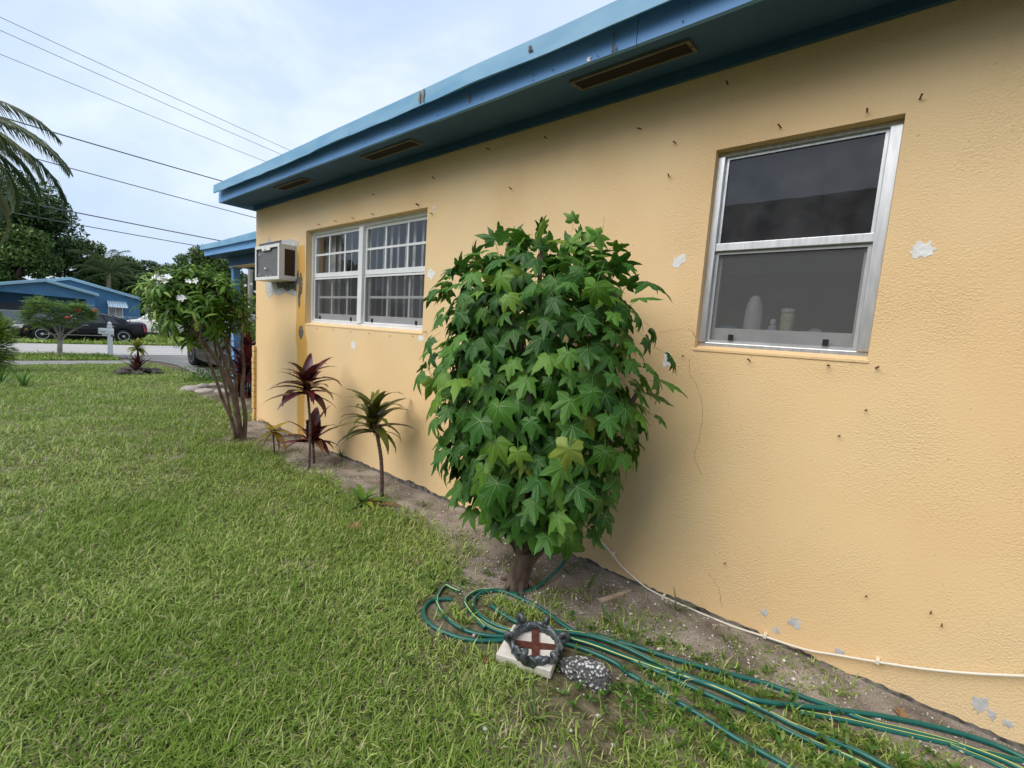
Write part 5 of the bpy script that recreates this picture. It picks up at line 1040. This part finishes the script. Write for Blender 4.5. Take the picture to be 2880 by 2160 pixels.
DAY = leafmat('day_lily_leaf', [(0, (.05, .13, .02)), (1, (.12, .24, .035))], .25, .4)
for i, (px, py, lab) in enumerate(((66, 1088, 'day lily clump with arching strap leaves on the lawn'), (2, 1080, 'day lily clump tucked under the leafy bush'))):
    b = onG(px, py); t = plant('day_lily', lab, 'plant', b); rosette(t, 'leaf', DAY, (0, 0, .02), 40, .55, (.25, 1.4), .055, 1.1, 70+i, .1)
b = onG(388, 1052); cr_ = thing('croton', 'yellow topped croton over red bromeliads in a coral rock ring', 'plant', tuple(b)); CROT = leafmat('croton_leaf', [(0, (.20, .24, .03)), (.6, (.36, .36, .05)), (1, (.10, .18, .03))], .25, .4)
MB().tube([(0, 0, -.02), (0, 0, .5), (.01, 0, .72)], [.02, .015, .012], 6).obj('stem', BARK, cr_)
rosette(cr_, 'leaf', CROT, (0, 0, .72), 34, .28, (-.4, 1.3), .36, .9, 81); rosette(cr_, 'bromeliad_leaf', REDL, (0, 0, .18), 30, .48, (.3, 1.3), .17, .5, 82); rosette(cr_, 'bromeliad_leaf', leafmat('grey_bromeliad', [(0, (.12, .10, .07)), (1, (.22, .19, .13))], .1, .6), (0, 0, .14), 20, .26, (-.6, .4), .16, .9, 83)
CORAL = mat('dark_coral', (.06, .055, .045), .95, col2=(.16, .14, .12), scale=14, bump=1, bscale=28, bdist=.03)
ring = thing('rock_ring', 'low ring of dark coral rocks round the croton', 'rocks', tuple(b))
rr = random.Random(12)
for i in range(26):
    a = rr.uniform(0, 6.28); d = rr.uniform(.22, .52); rock('rock', (d*math.cos(a)*.85, d*math.sin(a)*.9, rr.uniform(.02, .07)), (rr.uniform(.08, .14), rr.uniform(.07, .12), rr.uniform(.06, .10)), CORAL, 300+i, ring, (9, 6))
b = onG(575, 1098); bed = thing('bed_edging', 'irregular edging of pale limestone pieces round the porch bed', 'stones', tuple(b)); LIME = mat('limestone', (.34, .29, .25), .95, col2=(.46, .40, .35), scale=8, bump=.8, bscale=25, bdist=.02)
for i, (dx, dy, s_) in enumerate(((-.15, .35, .16), (-.2, .05, .2), (-.05, -.2, .2), (.2, -.32, .2), (.45, -.38, .16), (.1, .5, .15), (.35, .6, .15), (.65, -.40, .14))): rock('stone', (dx, dy, .0), (s_, s_*.75, .06), LIME, 330+i, bed, (10, 6))
# weeds in the porch bed
b = onG(560, 1075); n = 900; rr = np.random.default_rng(35); P_ = np.stack([b[0]+.35+rr.normal(0, .3, n), b[1]+.1+rr.normal(0, .3, n), b[2]+rr.random(n)**2*.3], 1)
tm = strap(96, 3, .3, .6, .2); stuff(mkobj('bed_plants', scatter('bed_plants', tm[0], tm[1], P_, frames(rnd_unit(n)+np.array([0, 0, .8]), rnd_unit(n)+np.array([0, 0, 1.])), rr.uniform(.05, .10, n), WEED)), 'small leafy ground plants in the porch bed', 'plants')
# speckled pot with terracotta rim beyond the corner
b = np.array([1.15, 8.6, .02]); pot = thing('planter', 'white speckled planter with terracotta rim behind the house corner', 'planter', tuple(b)); SPK = mat('speckled_white', (.03, .03, .03), .7, col2=(.8, .8, .78), scale=26, contrast=(.40, .46), detail=2)
MB().lathe([(.15, 0), (.2, .02), (.27, .26), (.29, .36)], n=20).obj('pot', SPK, pot, smooth=True); MB().lathe([(.30, .36), (.32, .37), (.32, .41), (.29, .42), (.2, .40)], n=20).obj('rim', mat('terracotta', (.22, .07, .045), .8), pot, smooth=True)
rosette(pot, 'leaf', CROT, (0, 0, .5), 40, .42, (-.1, 1.4), .16, .8, 85)

# ------------------------------------------------------------------ street furniture
b = onG(311, 1003); mbx = thing('mailbox', 'white post mailbox with pointed finial beside the street', 'mailbox', tuple(b), rad(0)); VINYL = mat('white_vinyl', (.78, .78, .78), .4)
hz = float((onY(306, 905, b[1])-b)[2]); P0 = .065
MB().box(-P0, P0, -P0, P0, -.1, hz-.12).obj('post', VINYL, mbx, bevel=.004)
MB().lathe([(.085, hz-.14), (.085, hz-.115), (.05, hz-.105), (.05, hz-.085), (.08, hz-.075), (.07, hz-.045), (.03, hz-.01), (.008, hz+.01)], n=4).obj('finial', VINYL, mbx).rotation_euler = (0, 0, math.pi/4)
mb = MB(); w_, l_ = .085, .24; pr_ = [(-w_, 0), (w_, 0)]+[(w_*math.cos(a), .12+w_*math.sin(a)) for a in np.linspace(0, math.pi, 9)]
mb.add([(-.30, x_, z_+hz-.43) for x_, z_ in pr_]+[(.10, x_, z_+hz-.43) for x_, z_ in pr_], [tuple(range(11)), tuple(range(21, 10, -1))]+[(i, 11+i, 11+(i+1) % 11, (i+1) % 11) for i in range(11)])
mb.obj('box', VINYL, mbx); MB().box(-.2, .1, -.05, .05, hz-.49, hz-.435).obj('bracket', VINYL, mbx); MB().box(.02, .07, -P0-.005, -P0, hz-.52, hz-.46).obj('latch', BLACKP, mbx); 
for k in range(4): MB().box(-.24+.03*k, -.222+.03*k, -.0865, -.085, hz-.37, hz-.335).obj('house_number', ACGRILLE, mbx)
# power lines, all parallel to the street, with the pole that carries them
WIRE = mat('power_line', (.10, .10, .11), .6); WIRE2 = mat('service_wire', (.22, .24, .27), .5); YW = 28.6
CREO = mat('weathered_pole', (.20, .17, .15), .9, col2=(.28, .25, .22), scale=1, noise_scale3=(5, 5, .6))
lines = [((0, 48), (807, 419), .012, 't'), ((0, 85), (781, 430), .012, 't'), ((0, 152), (740, 452), .012, 't'), ((146, 371), (623, 509), .026, 'b'), ((169, 465), (720, 613), .020, 'b'), ((26, 560), (609, 675), .026, 'b'), ((0, 592), (534, 688), .020, 'b')]
for i, (p0, p1, r0, k) in enumerate(lines):
    a_, c_ = onY(*p0, YW), onY(*p1, YW); sl = (c_[2]-a_[2])/(c_[0]-a_[0]); pts = [(x_, YW, a_[2]+sl*(x_-a_[0])+.0009*(x_-a_[0])*(x_-c_[0])) for x_ in np.linspace(-14, 26, 25)]
    o = MB().tube(pts, r0, 6).obj('power_line', WIRE if k == 'b' else WIRE2)
    tag(o, ('thin pale overhead conductor high above the street' if k == 't' else 'thick dark overhead cable strung along the street'), 'power line', 'high conductors' if k == 't' else 'dark street cables')
pp = thing('power_pole', 'weathered wooden utility pole standing across the street', 'pole', (8.15, 28.9, -.4)); MB().tube([(0, 0, -.3), (0, 0, 6.2)], [.15, .11], 12).obj('pole', CREO, pp, smooth=True); MB().lathe([(.115, 6.18), (.12, 6.24), (.03, 6.30)], n=12).obj('cap', ALU_DULL, pp)

# ------------------------------------------------------------------ cars
TYRE = mat('tyre', (.018, .018, .019), .8); RIM = mat('alloy', (.62, .63, .64), .35, metal=.1); CARGLASS = mat('car_glass', (.012, .016, .02), .06, spec=.7); CHROME = mat('chrome', (.7, .7, .7), .15, metal=.9); TAIL = mat('tail_lamp', (.40, .012, .02), .25); HEADL = mat('head_lamp', (.65, .66, .66), .15); AMBER = mat('amber_lamp', (.6, .22, .02), .3)
def paint(name, c): return mat(name, c, .2, coat=0, spec=.28)
def wheel(parent, x, y, r, spokes=7, hub=RIM):
    wv = mkobj('wheel', None, parent); wv.location = (x, y, r); sg = -1 if y < 0 else 1
    MB().lathe([(r*.66, -.10), (r*.92, -.105), (r, -.07), (r, .07), (r*.92, .105), (r*.66, .10)], n=28, axis='y').obj('tyre', TYRE, wv, smooth=True)
    m = MB(); m.lathe([(r*.68, sg*.04), (r*.68, sg*.102), (r*.62, sg*.100), (r*.60, sg*.05)], n=28, axis='y')
    for k in range(spokes):
        a = 2*math.pi*k/spokes; ca, sa = math.cos(a), math.sin(a); wd = r*.10
        vs = [(q*ca-s_*wd*sa, sg*d_, q*sa+s_*wd*ca) for q, d_ in ((r*.10, .098), (r*.64, .086)) for s_ in (-1, 1)]+[(q*ca-s_*wd*sa, sg*(d_-.03), q*sa+s_*wd*ca) for q, d_ in ((r*.10, .098), (r*.64, .086)) for s_ in (-1, 1)]
        m.add(vs, [(0, 1, 3, 2), (4, 6, 7, 5), (0, 2, 6, 4), (1, 5, 7, 3)])
    m.lathe([(r*.16, sg*.06), (r*.16, sg*.104), (r*.05, sg*.108)], n=14, axis='y'); m.obj('rim', hub, wv)
    MB().lathe([(r*.62, sg*.02), (r*.62, sg*.035)], n=20, axis='y').obj('brake_backing', BLACKP, wv)
def car(name, label, loc, rz, body, st, gh, L_, W_, wr, wb_f, wb_r, spokes=7, rimm=RIM, side_windows=(), group=None):
    """forward = -x.  st: stations (x, sill z, shoulder z, top z, half width); gh: roof stations (x, z, half width at roof)"""
    c = thing(name, label, 'car', tuple(loc), rz, group)
    def loft(rows):
        mb = MB(); k = len(rows[0]); vs = [p for r_ in rows for p in r_]
        fs = [(i*k+j, i*k+j+1, (i+1)*k+j+1, (i+1)*k+j) for i in range(len(rows)-1) for j in range(k-1)]
        fs += [tuple(range(k)), tuple((len(rows)-1)*k+j for j in range(k-1, -1, -1))]; return mb.add(vs, fs)
    xs_ = np.array([s[0] for s in st]); f = lambda i, x: float(np.interp(x, xs_, [s[i] for s in st])); rows = []
    for x in np.unique(np.concatenate([xs_, np.linspace(xs_[0], xs_[-1], 40)])):
        sill, sh, tp_, hw_ = f(1, x), f(2, x), f(3, x), f(4, x)
        for wx in (wb_f, wb_r):      # wheel arch cut
            d = abs(x-wx); ra = wr*1.16
            if d < ra: sill = max(sill, wr+math.sqrt(ra*ra-d*d)*.98)
        sill = min(sill, sh-.03)
        half = [(hw_*.93, sill), (hw_*.985, sill+.05*(sh-sill)/.5), (hw_, sill+(sh-sill)*.55), (hw_*.97, sh-.03), (hw_*.93, sh+.01), (hw_*.70, tp_), (hw_*.3, tp_+.015)]
        rows.append([(x, -a, z) for a, z in half]+[(x, a, z) for a, z in reversed(half)])
    o = loft(rows).obj('body', body, c, smooth=True); em = o.modifiers.new('es', 'EDGE_SPLIT'); em.split_angle = rad(38)
    rows = []
    for (x, z, hr) in gh:
        bz = f(2, x)-.02; bw = f(4, x)*.93
        half = [(bw, bz), ((bw*.25+hr*.75), bz+(z-bz)*.82), (hr*.92, z-.012), (hr*.5, z+.012)]
        rows.append([(x, -a, q_) for a, q_ in half]+[(x, a, q_) for a, q_ in reversed(half)])
    o = loft(rows).obj('roof', body, c, smooth=True); em = o.modifiers.new('es', 'EDGE_SPLIT'); em.split_angle = rad(30)
    gx = [g[0] for g in gh]; gz = lambda x: float(np.interp(x, gx, [g[1] for g in gh])); gw = lambda x: float(np.interp(x, gx, [g[2] for g in gh]))
    def sidept(x, t_, s_):  # point on slanted side at fraction t_ of height
        bz = f(2, x)-.02; bw = f(4, x)*.93; z1 = bz+(gz(x)-bz)*.82; w1_ = bw*.25+gw(x)*.75
        return (x, s_*(bw+(w1_-bw)*t_+.008), bz+(z1-bz)*t_)
    for s_ in (-1, 1):
        for (x0, x1, x2, x3) in side_windows:    # bottom front, bottom rear, top rear, top front
            vs = [sidept(x0, .10, s_), sidept(x1, .10, s_), sidept((x1+x2)/2, .5, s_), sidept(x2, .93, s_), sidept(x3, .93, s_), sidept((x0+x3)/2, .5, s_)]
            MB().add(vs, [tuple(range(6)) if s_ < 0 else tuple(range(5, -1, -1))]).obj('side_window', CARGLASS, c)
    def quadglass(nm, xa, xb):
        za, zb_ = gz(xa), gz(xb); d = np.array([zb_-za, 0, -(xb-xa)]); d = d/np.linalg.norm(d)*.012; d = d if d[2] > 0 else -d
        MB().add([(xa+d[0], -gw(xa)*.85, za+d[2]+.008), (xa+d[0], gw(xa)*.85, za+d[2]+.008), (xb+d[0], gw(xb)*.85, zb_+d[2]+.008), (xb+d[0], -gw(xb)*.85, zb_+d[2]+.008)], [(0, 1, 2, 3)]).obj(nm, CARGLASS, c)
    quadglass('windscreen', gx[0]+.12*(gx[1]-gx[0]), gx[0]+.92*(gx[1]-gx[0])); quadglass('rear_window', gx[-1]-.12*(gx[-1]-gx[-2]), gx[-1]-.9*(gx[-1]-gx[-2]))
    ra = wr*1.15
    for wx in (wb_f, wb_r):
        for s_ in (-1, 1):
            wheel(c, wx, s_*(W_/2-.115), wr, spokes, rimm)
        MB().lathe([(ra, -W_/2+.20), (ra, W_/2-.20)], (wx, 0, wr), 24, axis='y').obj('wheel_well', BLACKP, c)
    MB().box(xs_[0]+.3, xs_[-1]-.3, -W_*.40, W_*.40, .16, .42).obj('underbody', BLACKP, c)
    return c
# black sedan, nose to the left
pf, pr2 = onG(122, 960), onG(348, 964); wb = pr2[0]-pf[0]; mid = (pf+pr2)/2; W_ = 1.80; k_ = wb/2.88
BLK = paint('black_paint', (.008, .008, .010))
st = [(-2.42, .30, .52, .56, .62), (-2.36, .22, .60, .66, .74), (-2.1, .20, .70, .76, .84), (-1.7, .20, .80, .86, .89), (-1.0, .19, .88, .95, .90), (-.4, .19, .90, .93, .90), (.6, .19, .93, .95, .90), (1.4, .20, .96, .99, .90), (1.9, .22, .98, 1.06, .88), (2.25, .28, .98, 1.07, .82), (2.38, .38, .94, 1.0, .74), (2.42, .45, .80, .86, .66)]
gh = [(-1.10, .93, .66), (-.30, 1.36, .58), (.1, 1.435, .57), (.6, 1.43, .57), (1.0, 1.36, .57), (1.75, 1.05, .62)]
sed = car('parked_sedan', 'black four door sedan parked on the far verge of the street', (mid[0], mid[1]+.8, mid[2]+.0), 0, BLK, st, gh, 4.84, W_, .335, -1.46, 1.42, 7, side_windows=[(-.80, -.02, -.06, -.22), (.04, .82, .62, -.02), (.86, 1.30, 1.05, .70)])
sed.scale = (k_, k_, k_)
for s_ in (-1, 1):
    MB().add([(2.40, s_*.55, .95), (2.28, s_*.80, .97), (2.20, s_*.865, .95), (2.24, s_*.865, .60), (2.36, s_*.78, .58), (2.425, s_*.55, .62)], [tuple(range(6)) if s_ > 0 else tuple(range(5, -1, -1))]).obj('tail_lamp', TAIL, sed)
    MB().add([(-2.395, s_*.52, .70), (-2.22, s_*.80, .74), (-2.02, s_*.865, .78), (-2.08, s_*.868, .60), (-2.33, s_*.755, .56), (-2.42, s_*.54, .58)], [tuple(range(6)) if s_ < 0 else tuple(range(5, -1, -1))]).obj('head_lamp', HEADL, sed)
    for x_ in (.02, .98): MB().box(x_-.13, x_+.09, s_*.885-.02, s_*.885+.025*s_+.02, .80, .835).obj('door_handle', CHROME, sed, bevel=.01)
    MB().box(-1.55, 1.05, s_*.90-.012, s_*.90+.012, .33, .345).obj('side_trim', CHROME, sed)
    MB().box(-.92, -.70, s_*.98-.07, s_*.98+.07, .92, 1.05).obj('mirror', BLK, sed, bevel=.03)
    for x_ in (-.86, .02, .86): MB().box(x_-.004, x_+.004, s_*.902-.004, s_*.902+.004, .30, .90).obj('door_gap', BLACKP, sed)
MB().box(-2.0, -1.93, -.9025, -.897, .52, .57).obj('side_marker', AMBER, sed)
MB().box(-.5, -.28, -.80, -.79, 1.02, 1.28).obj('window_sticker', mat('paper', (.75, .8, .85), .6), sed)
# white crossover seen from behind on the far driveway
WHP = paint('white_car_paint', (.74, .74, .73))
st2 = [(-2.35, .32, .60, .66, .66), (-2.25, .24, .72, .80, .80), (-1.8, .22, .92, .98, .92), (-1.0, .22, 1.02, 1.08, .95), (0, .22, 1.04, 1.06, .95), (1.2, .22, 1.08, 1.10, .96), (1.9, .26, 1.10, 1.14, .94), (2.25, .34, 1.06, 1.16, .88), (2.36, .44, .92, 1.02, .82), (2.40, .50, .70, .80, .78)]
gh2 = [(-1.15, 1.06, .72), (-.35, 1.56, .64), (.2, 1.66, .63), (.9, 1.63, .62), (1.5, 1.46, .62), (2.2, 1.14, .66)]
wc = onG(436, 944); wl_ = thing
whc = car('parked_crossover', 'white fastback crossover parked nose in beside the blue house', (6.1, 38.6, ZF), rad(-58), WHP, st2, gh2, 4.8, 1.92, .37, -1.45, 1.45, 5, side_windows=[(-.85, .05, .0, -.25), (.10, 1.0, .85, .06), (1.04, 1.65, 1.3, .92)])
for s_ in (-1, 1):
    MB().add([(2.385, s_*.42, 1.0), (2.30, s_*.78, 1.03), (2.12, s_*.93, 1.02), (2.16, s_*.94, .88), (2.33, s_*.83, .84), (2.405, s_*.45, .86)], [tuple(range(6)) if s_ > 0 else tuple(range(5, -1, -1))]).obj('tail_lamp', TAIL, whc)
MB().box(2.39, 2.42, -.26, .26, .62, .75).obj('number_plate', VINYL, whc); MB().box(2.28, 2.43, -.70, .70, .36, .50).obj('rear_bumper_trim', BLACKP, whc, bevel=.02)
# dark grey SUV on the near driveway
GRP = paint('dark_grey_paint', (.030, .031, .034)); sv = onG(550, 1034)
GREYRIM = mat('dark_alloy', (.30, .31, .32), .35, metal=.7)
suv = car('parked_suv', 'dark grey sport utility car parked on the driveway beyond the porch', (sv[0]+.84, sv[1]-1.42, float(zg(sv[1]-1.4))+.02), rad(-90), GRP, st2, gh2, 4.8, 1.92, .37, -1.45, 1.45, 5, GREYRIM, side_windows=[(-.85, .05, .0, -.25), (.10, 1.0, .85, .06), (1.04, 1.65, 1.3, .92)])
SILV = paint('silver_paint', (.55, .56, .57))
sil = car('parked_suv', 'silver sport utility car parked across the street behind the porch column', (9.2, 30.6, ZF), 0, SILV, st2, gh2, 4.8, 1.92, .37, -1.45, 1.45, 5, RIM, side_windows=[(-.85, .05, .0, -.25), (.10, 1.0, .85, .06), (1.04, 1.65, 1.3, .92)])
# V shaped pale trunk on the far side
b = onG(469, 951); vt = thing('forked_tree', 'pale forked trunk tree on the far lawn by the white car', 'tree', tuple(b)); 
q_ = lambda px, py, dy=0: onY(px, py, b[1]+dy)-b
MB().tube(spline([(0, 0, -.1), q_(462, 930), q_(450, 905), q_(440, 880), q_(432, 845)], 4), list(np.linspace(.16, .09, 17)), 8).obj('trunk', PBARK, vt, smooth=True); MB().tube(spline([(0.05, 0, -.1), q_(478, 928), q_(488, 900), q_(496, 860)], 4), list(np.linspace(.15, .08, 13)), 8).obj('trunk', PBARK, vt, smooth=True)
rng = np.random.default_rng(44); P_, v = crown_leaves(q_(470, 810), (1.5, 1.0, 1.0), 5000, rng, 9)
stuff(mkobj('crown', scatter('crown', LT[0], LT[1], P_, frames(rnd_unit(5000), v+np.array([0, 0, .7])), rng.uniform(.08, .18, (5000, 1))*np.array([[1, 1.8, 1]]), MDG), vt))

# ------------------------------------------------------------------ blue house across the street
HB = mat('house_blue', (.075, .20, .36), .8, col2=(.09, .23, .39), scale=2, bump=.2, bscale=20); TRIM = mat('pale_blue_trim', (.36, .58, .72), .5); HROOF = mat('pale_roof', (.45, .5, .52), .9)
YH, YP = 43., 41.; bh = thing('blue_house', 'low blue house with pale blue roof trim and a gabled porch', 'house', (0, YH, ZF))
def hp(px, py, Y): p = onY(px, py, Y); return (p[0], p[2]-ZF)
xr, zr = hp(394, 845, YH); xpk, zpk = hp(195, 788, YH); zl = zr; xl = xpk-(xr-xpk)*1.05
MB().add([(xl, 0, -.2), (xr, 0, -.2), (xr, 0, zr), (xpk, 0, zpk), (xl, 0, zl), (xl, 8, -.2), (xr, 8, -.2), (xr, 8, zr), (xpk, 8, zpk), (xl, 8, zl)], [(0, 1, 2, 3, 4), (1, 6, 7, 2), (5, 0, 4, 9), (6, 5, 9, 8, 7)]).obj('wall', HB, bh)
def gable_roof(nm, x0, z0, xp, zp, x1, z1, ya, yb, ov, th, parent):
    e0 = (x0-ov, z0-ov*(zp-z0)/(xp-x0)); e1 = (x1+ov, z1-ov*(zp-z1)/(x1-xp)); pr = [e0, (xp, zp), e1]; vs = []
    for y_ in (ya-.35, yb): vs += [(x_, y_, z_+.02) for x_, z_ in pr]+[(x_, y_, z_+th) for x_, z_ in pr]
    r_ = MB().add(vs, [(3, 4, 10, 9), (4, 5, 11, 10), (0, 6, 7, 1), (1, 7, 8, 2), (0, 3, 9, 6), (2, 8, 11, 5), (0, 1, 4, 3), (1, 2, 5, 4)]).obj(nm, HROOF, parent)
    for off, t2, dy in ((.0, .10, -.03), (.11, .07, -.08)):
        mb = MB(); vs = []
        for y_ in (ya-.36+dy, ya-.33+dy): vs += [(x_, y_, z_+.02+off) for x_, z_ in pr]+[(x_, y_, z_+.02+off+t2) for x_, z_ in pr]
        mb.add(vs, [(0, 1, 4, 3), (1, 2, 5, 4), (6, 9, 10, 7), (7, 10, 11, 8), (0, 6, 7, 1), (1, 7, 8, 2), (3, 4, 10, 9), (4, 5, 11, 10)]); mb.obj('barge_board', TRIM, r_)
    return r_
gable_roof('roof', xl, zl, xpk, zpk, xr, zr, 0, 8, .12, .15, bh)
# porch with its own gable
x0, _ = hp(267, 838, YP); zp_r = hp(267, 832, YP)[1]; xp_, zp_ = hp(125, 793, YP); xlp, zlp = hp(-10, 804, YP); xlp = xp_-(x0-xp_)*1.1; dY = YP-YH; zbm = hp(130, 828, YP)[1]; zbr = hp(243, 842, YP)[1]; xg1 = hp(243, 842, YP)[0]
MB().add([(xlp, dY, zbm), (xg1, dY, zbr), (x0, dY, zbr), (x0, dY, zp_r), (xp_, dY, zp_), (xlp, dY, zp_r)], [(0, 1, 2, 3, 4, 5)]).obj('porch_gable', HB, bh)
mb = MB(); mb.box(xg1, x0, dY, -.01, -.2, zbr-.002); mb.box(xlp, xlp+.25, dY, -.01, -.2, zbm); mb.obj('porch_pier', HB, bh)
gable_roof('porch_roof', xlp, zp_r, xp_, zp_, x0, zp_r, dY, .1, .16, .13, bh)
MB().box(xlp+.4, xp_+.1, -.035, -.004, .5, 1.6).obj('porch_shutter', mat('grey_shutter', (.16, .17, .19), .7), bh); MB().box(xp_+.9, xg1-.15, -.03, -.004, -.05, 1.75).obj('door', mat('dark_door', (.03, .06, .10), .5), bh)
MB().box(xlp+.26, xp_+.4, dY+.05, dY+.08, .2, 1.1).obj('porch_rail', mat('grey_rail', (.2, .23, .27), .7), bh)
wx0, wz1 = hp(303, 855, YH); wx1, wz0 = hp(346, 892, YH)
wn_ = mkobj('window', None, bh); mb = MB(); mb.box(wx0, wx1, -.05, -.004, wz0, wz0+.06); mb.box(wx0, wx1, -.05, -.004, wz1-.06, wz1); mb.box(wx0, wx0+.05, -.05, -.004, wz0+.06, wz1-.06); mb.box(wx1-.05, wx1, -.05, -.004, wz0+.06, wz1-.06); mb.box(wx0-.05, wx1+.05, -.09, -.004, wz0-.07, wz0-.002); mb.obj('frame', VINYL, wn_)
xm = (wx0+wx1)/2
for (a_, c_) in ((wx0+.05, xm-.02), (xm+.02, wx1-.05)): MB().box(a_, c_, -.03, -.02, wz0+.06, wz1-.06).obj('pane', mat('house_pane', (.30, .29, .27), .3, col2=(.42, .40, .36), scale=3), wn_)
MB().box(xm-.02, xm+.02, -.04, -.02, wz0+.06, wz1-.06).obj('mullion', VINYL, wn_)
aw = mkobj('awning', None, bh); ax0, az1 = hp(300, 845, YH); ax1, az0 = hp(362, 867, YH-.7); AWB = mat('awning_blue', (.30, .50, .60), .6); AWW = mat('awning_white', (.72, .78, .80), .6); ns = 16
for k in range(ns):
    a_ = ax0+(ax1-.0-ax0)*k/ns; c_ = ax0+(ax1-ax0)*(k+1)/ns
    MB().add([(a_, -.01, az1), (c_, -.01, az1), (c_, -.55, az0+.10), (a_, -.55, az0+.10), (a_, -.62, az0), (c_, -.62, az0), (a_, -.01, az1-.03), (c_, -.01, az1-.03), (c_, -.53, az0+.08), (a_, -.53, az0+.08)], [(0, 1, 2, 3), (3, 2, 5, 4), (6, 9, 8, 7), (9, 4, 5, 8), (0, 3, 9, 6), (1, 7, 8, 2), (3, 4, 9), (2, 8, 5)]).obj('slat', AWB if k % 2 else AWW, aw)
# chain link fence before it
GALV = mat('galvanised', (.42, .43, .44), .45, metal=.6); YF = 36.3; fe = thing('chain_link_fence', 'grey chain link fence along the front of the blue house', 'fence', (0, YF, ZF))
pm = MB().tube([(0, 0, -.1), (0, 0, 1.22)], .028, 8).mesh('post', GALV)
for x_ in np.arange(-5, 12, 2.2): o = mkobj('post', pm, fe); o.location = (x_+.15, 0, 0)
MB().tube([(-6, 0, 1.2), (12, 0, 1.2)], .02, 6).obj('top_rail', GALV, fe)
mb = MB(); wv = .0028
for x_ in np.arange(-6, 11, .085):
    for sg in (1, -1):
        a_ = x_ if sg > 0 else x_+1.1; c_ = x_+1.1 if sg > 0 else x_; mb.add([(a_-wv, .01*sg, .05), (a_+wv, .01*sg, .05), (c_+wv, .01*sg, 1.17), (c_-wv, .01*sg, 1.17)], [(0, 1, 2, 3)])
stuff(mb.obj('wire_mesh', GALV, fe))
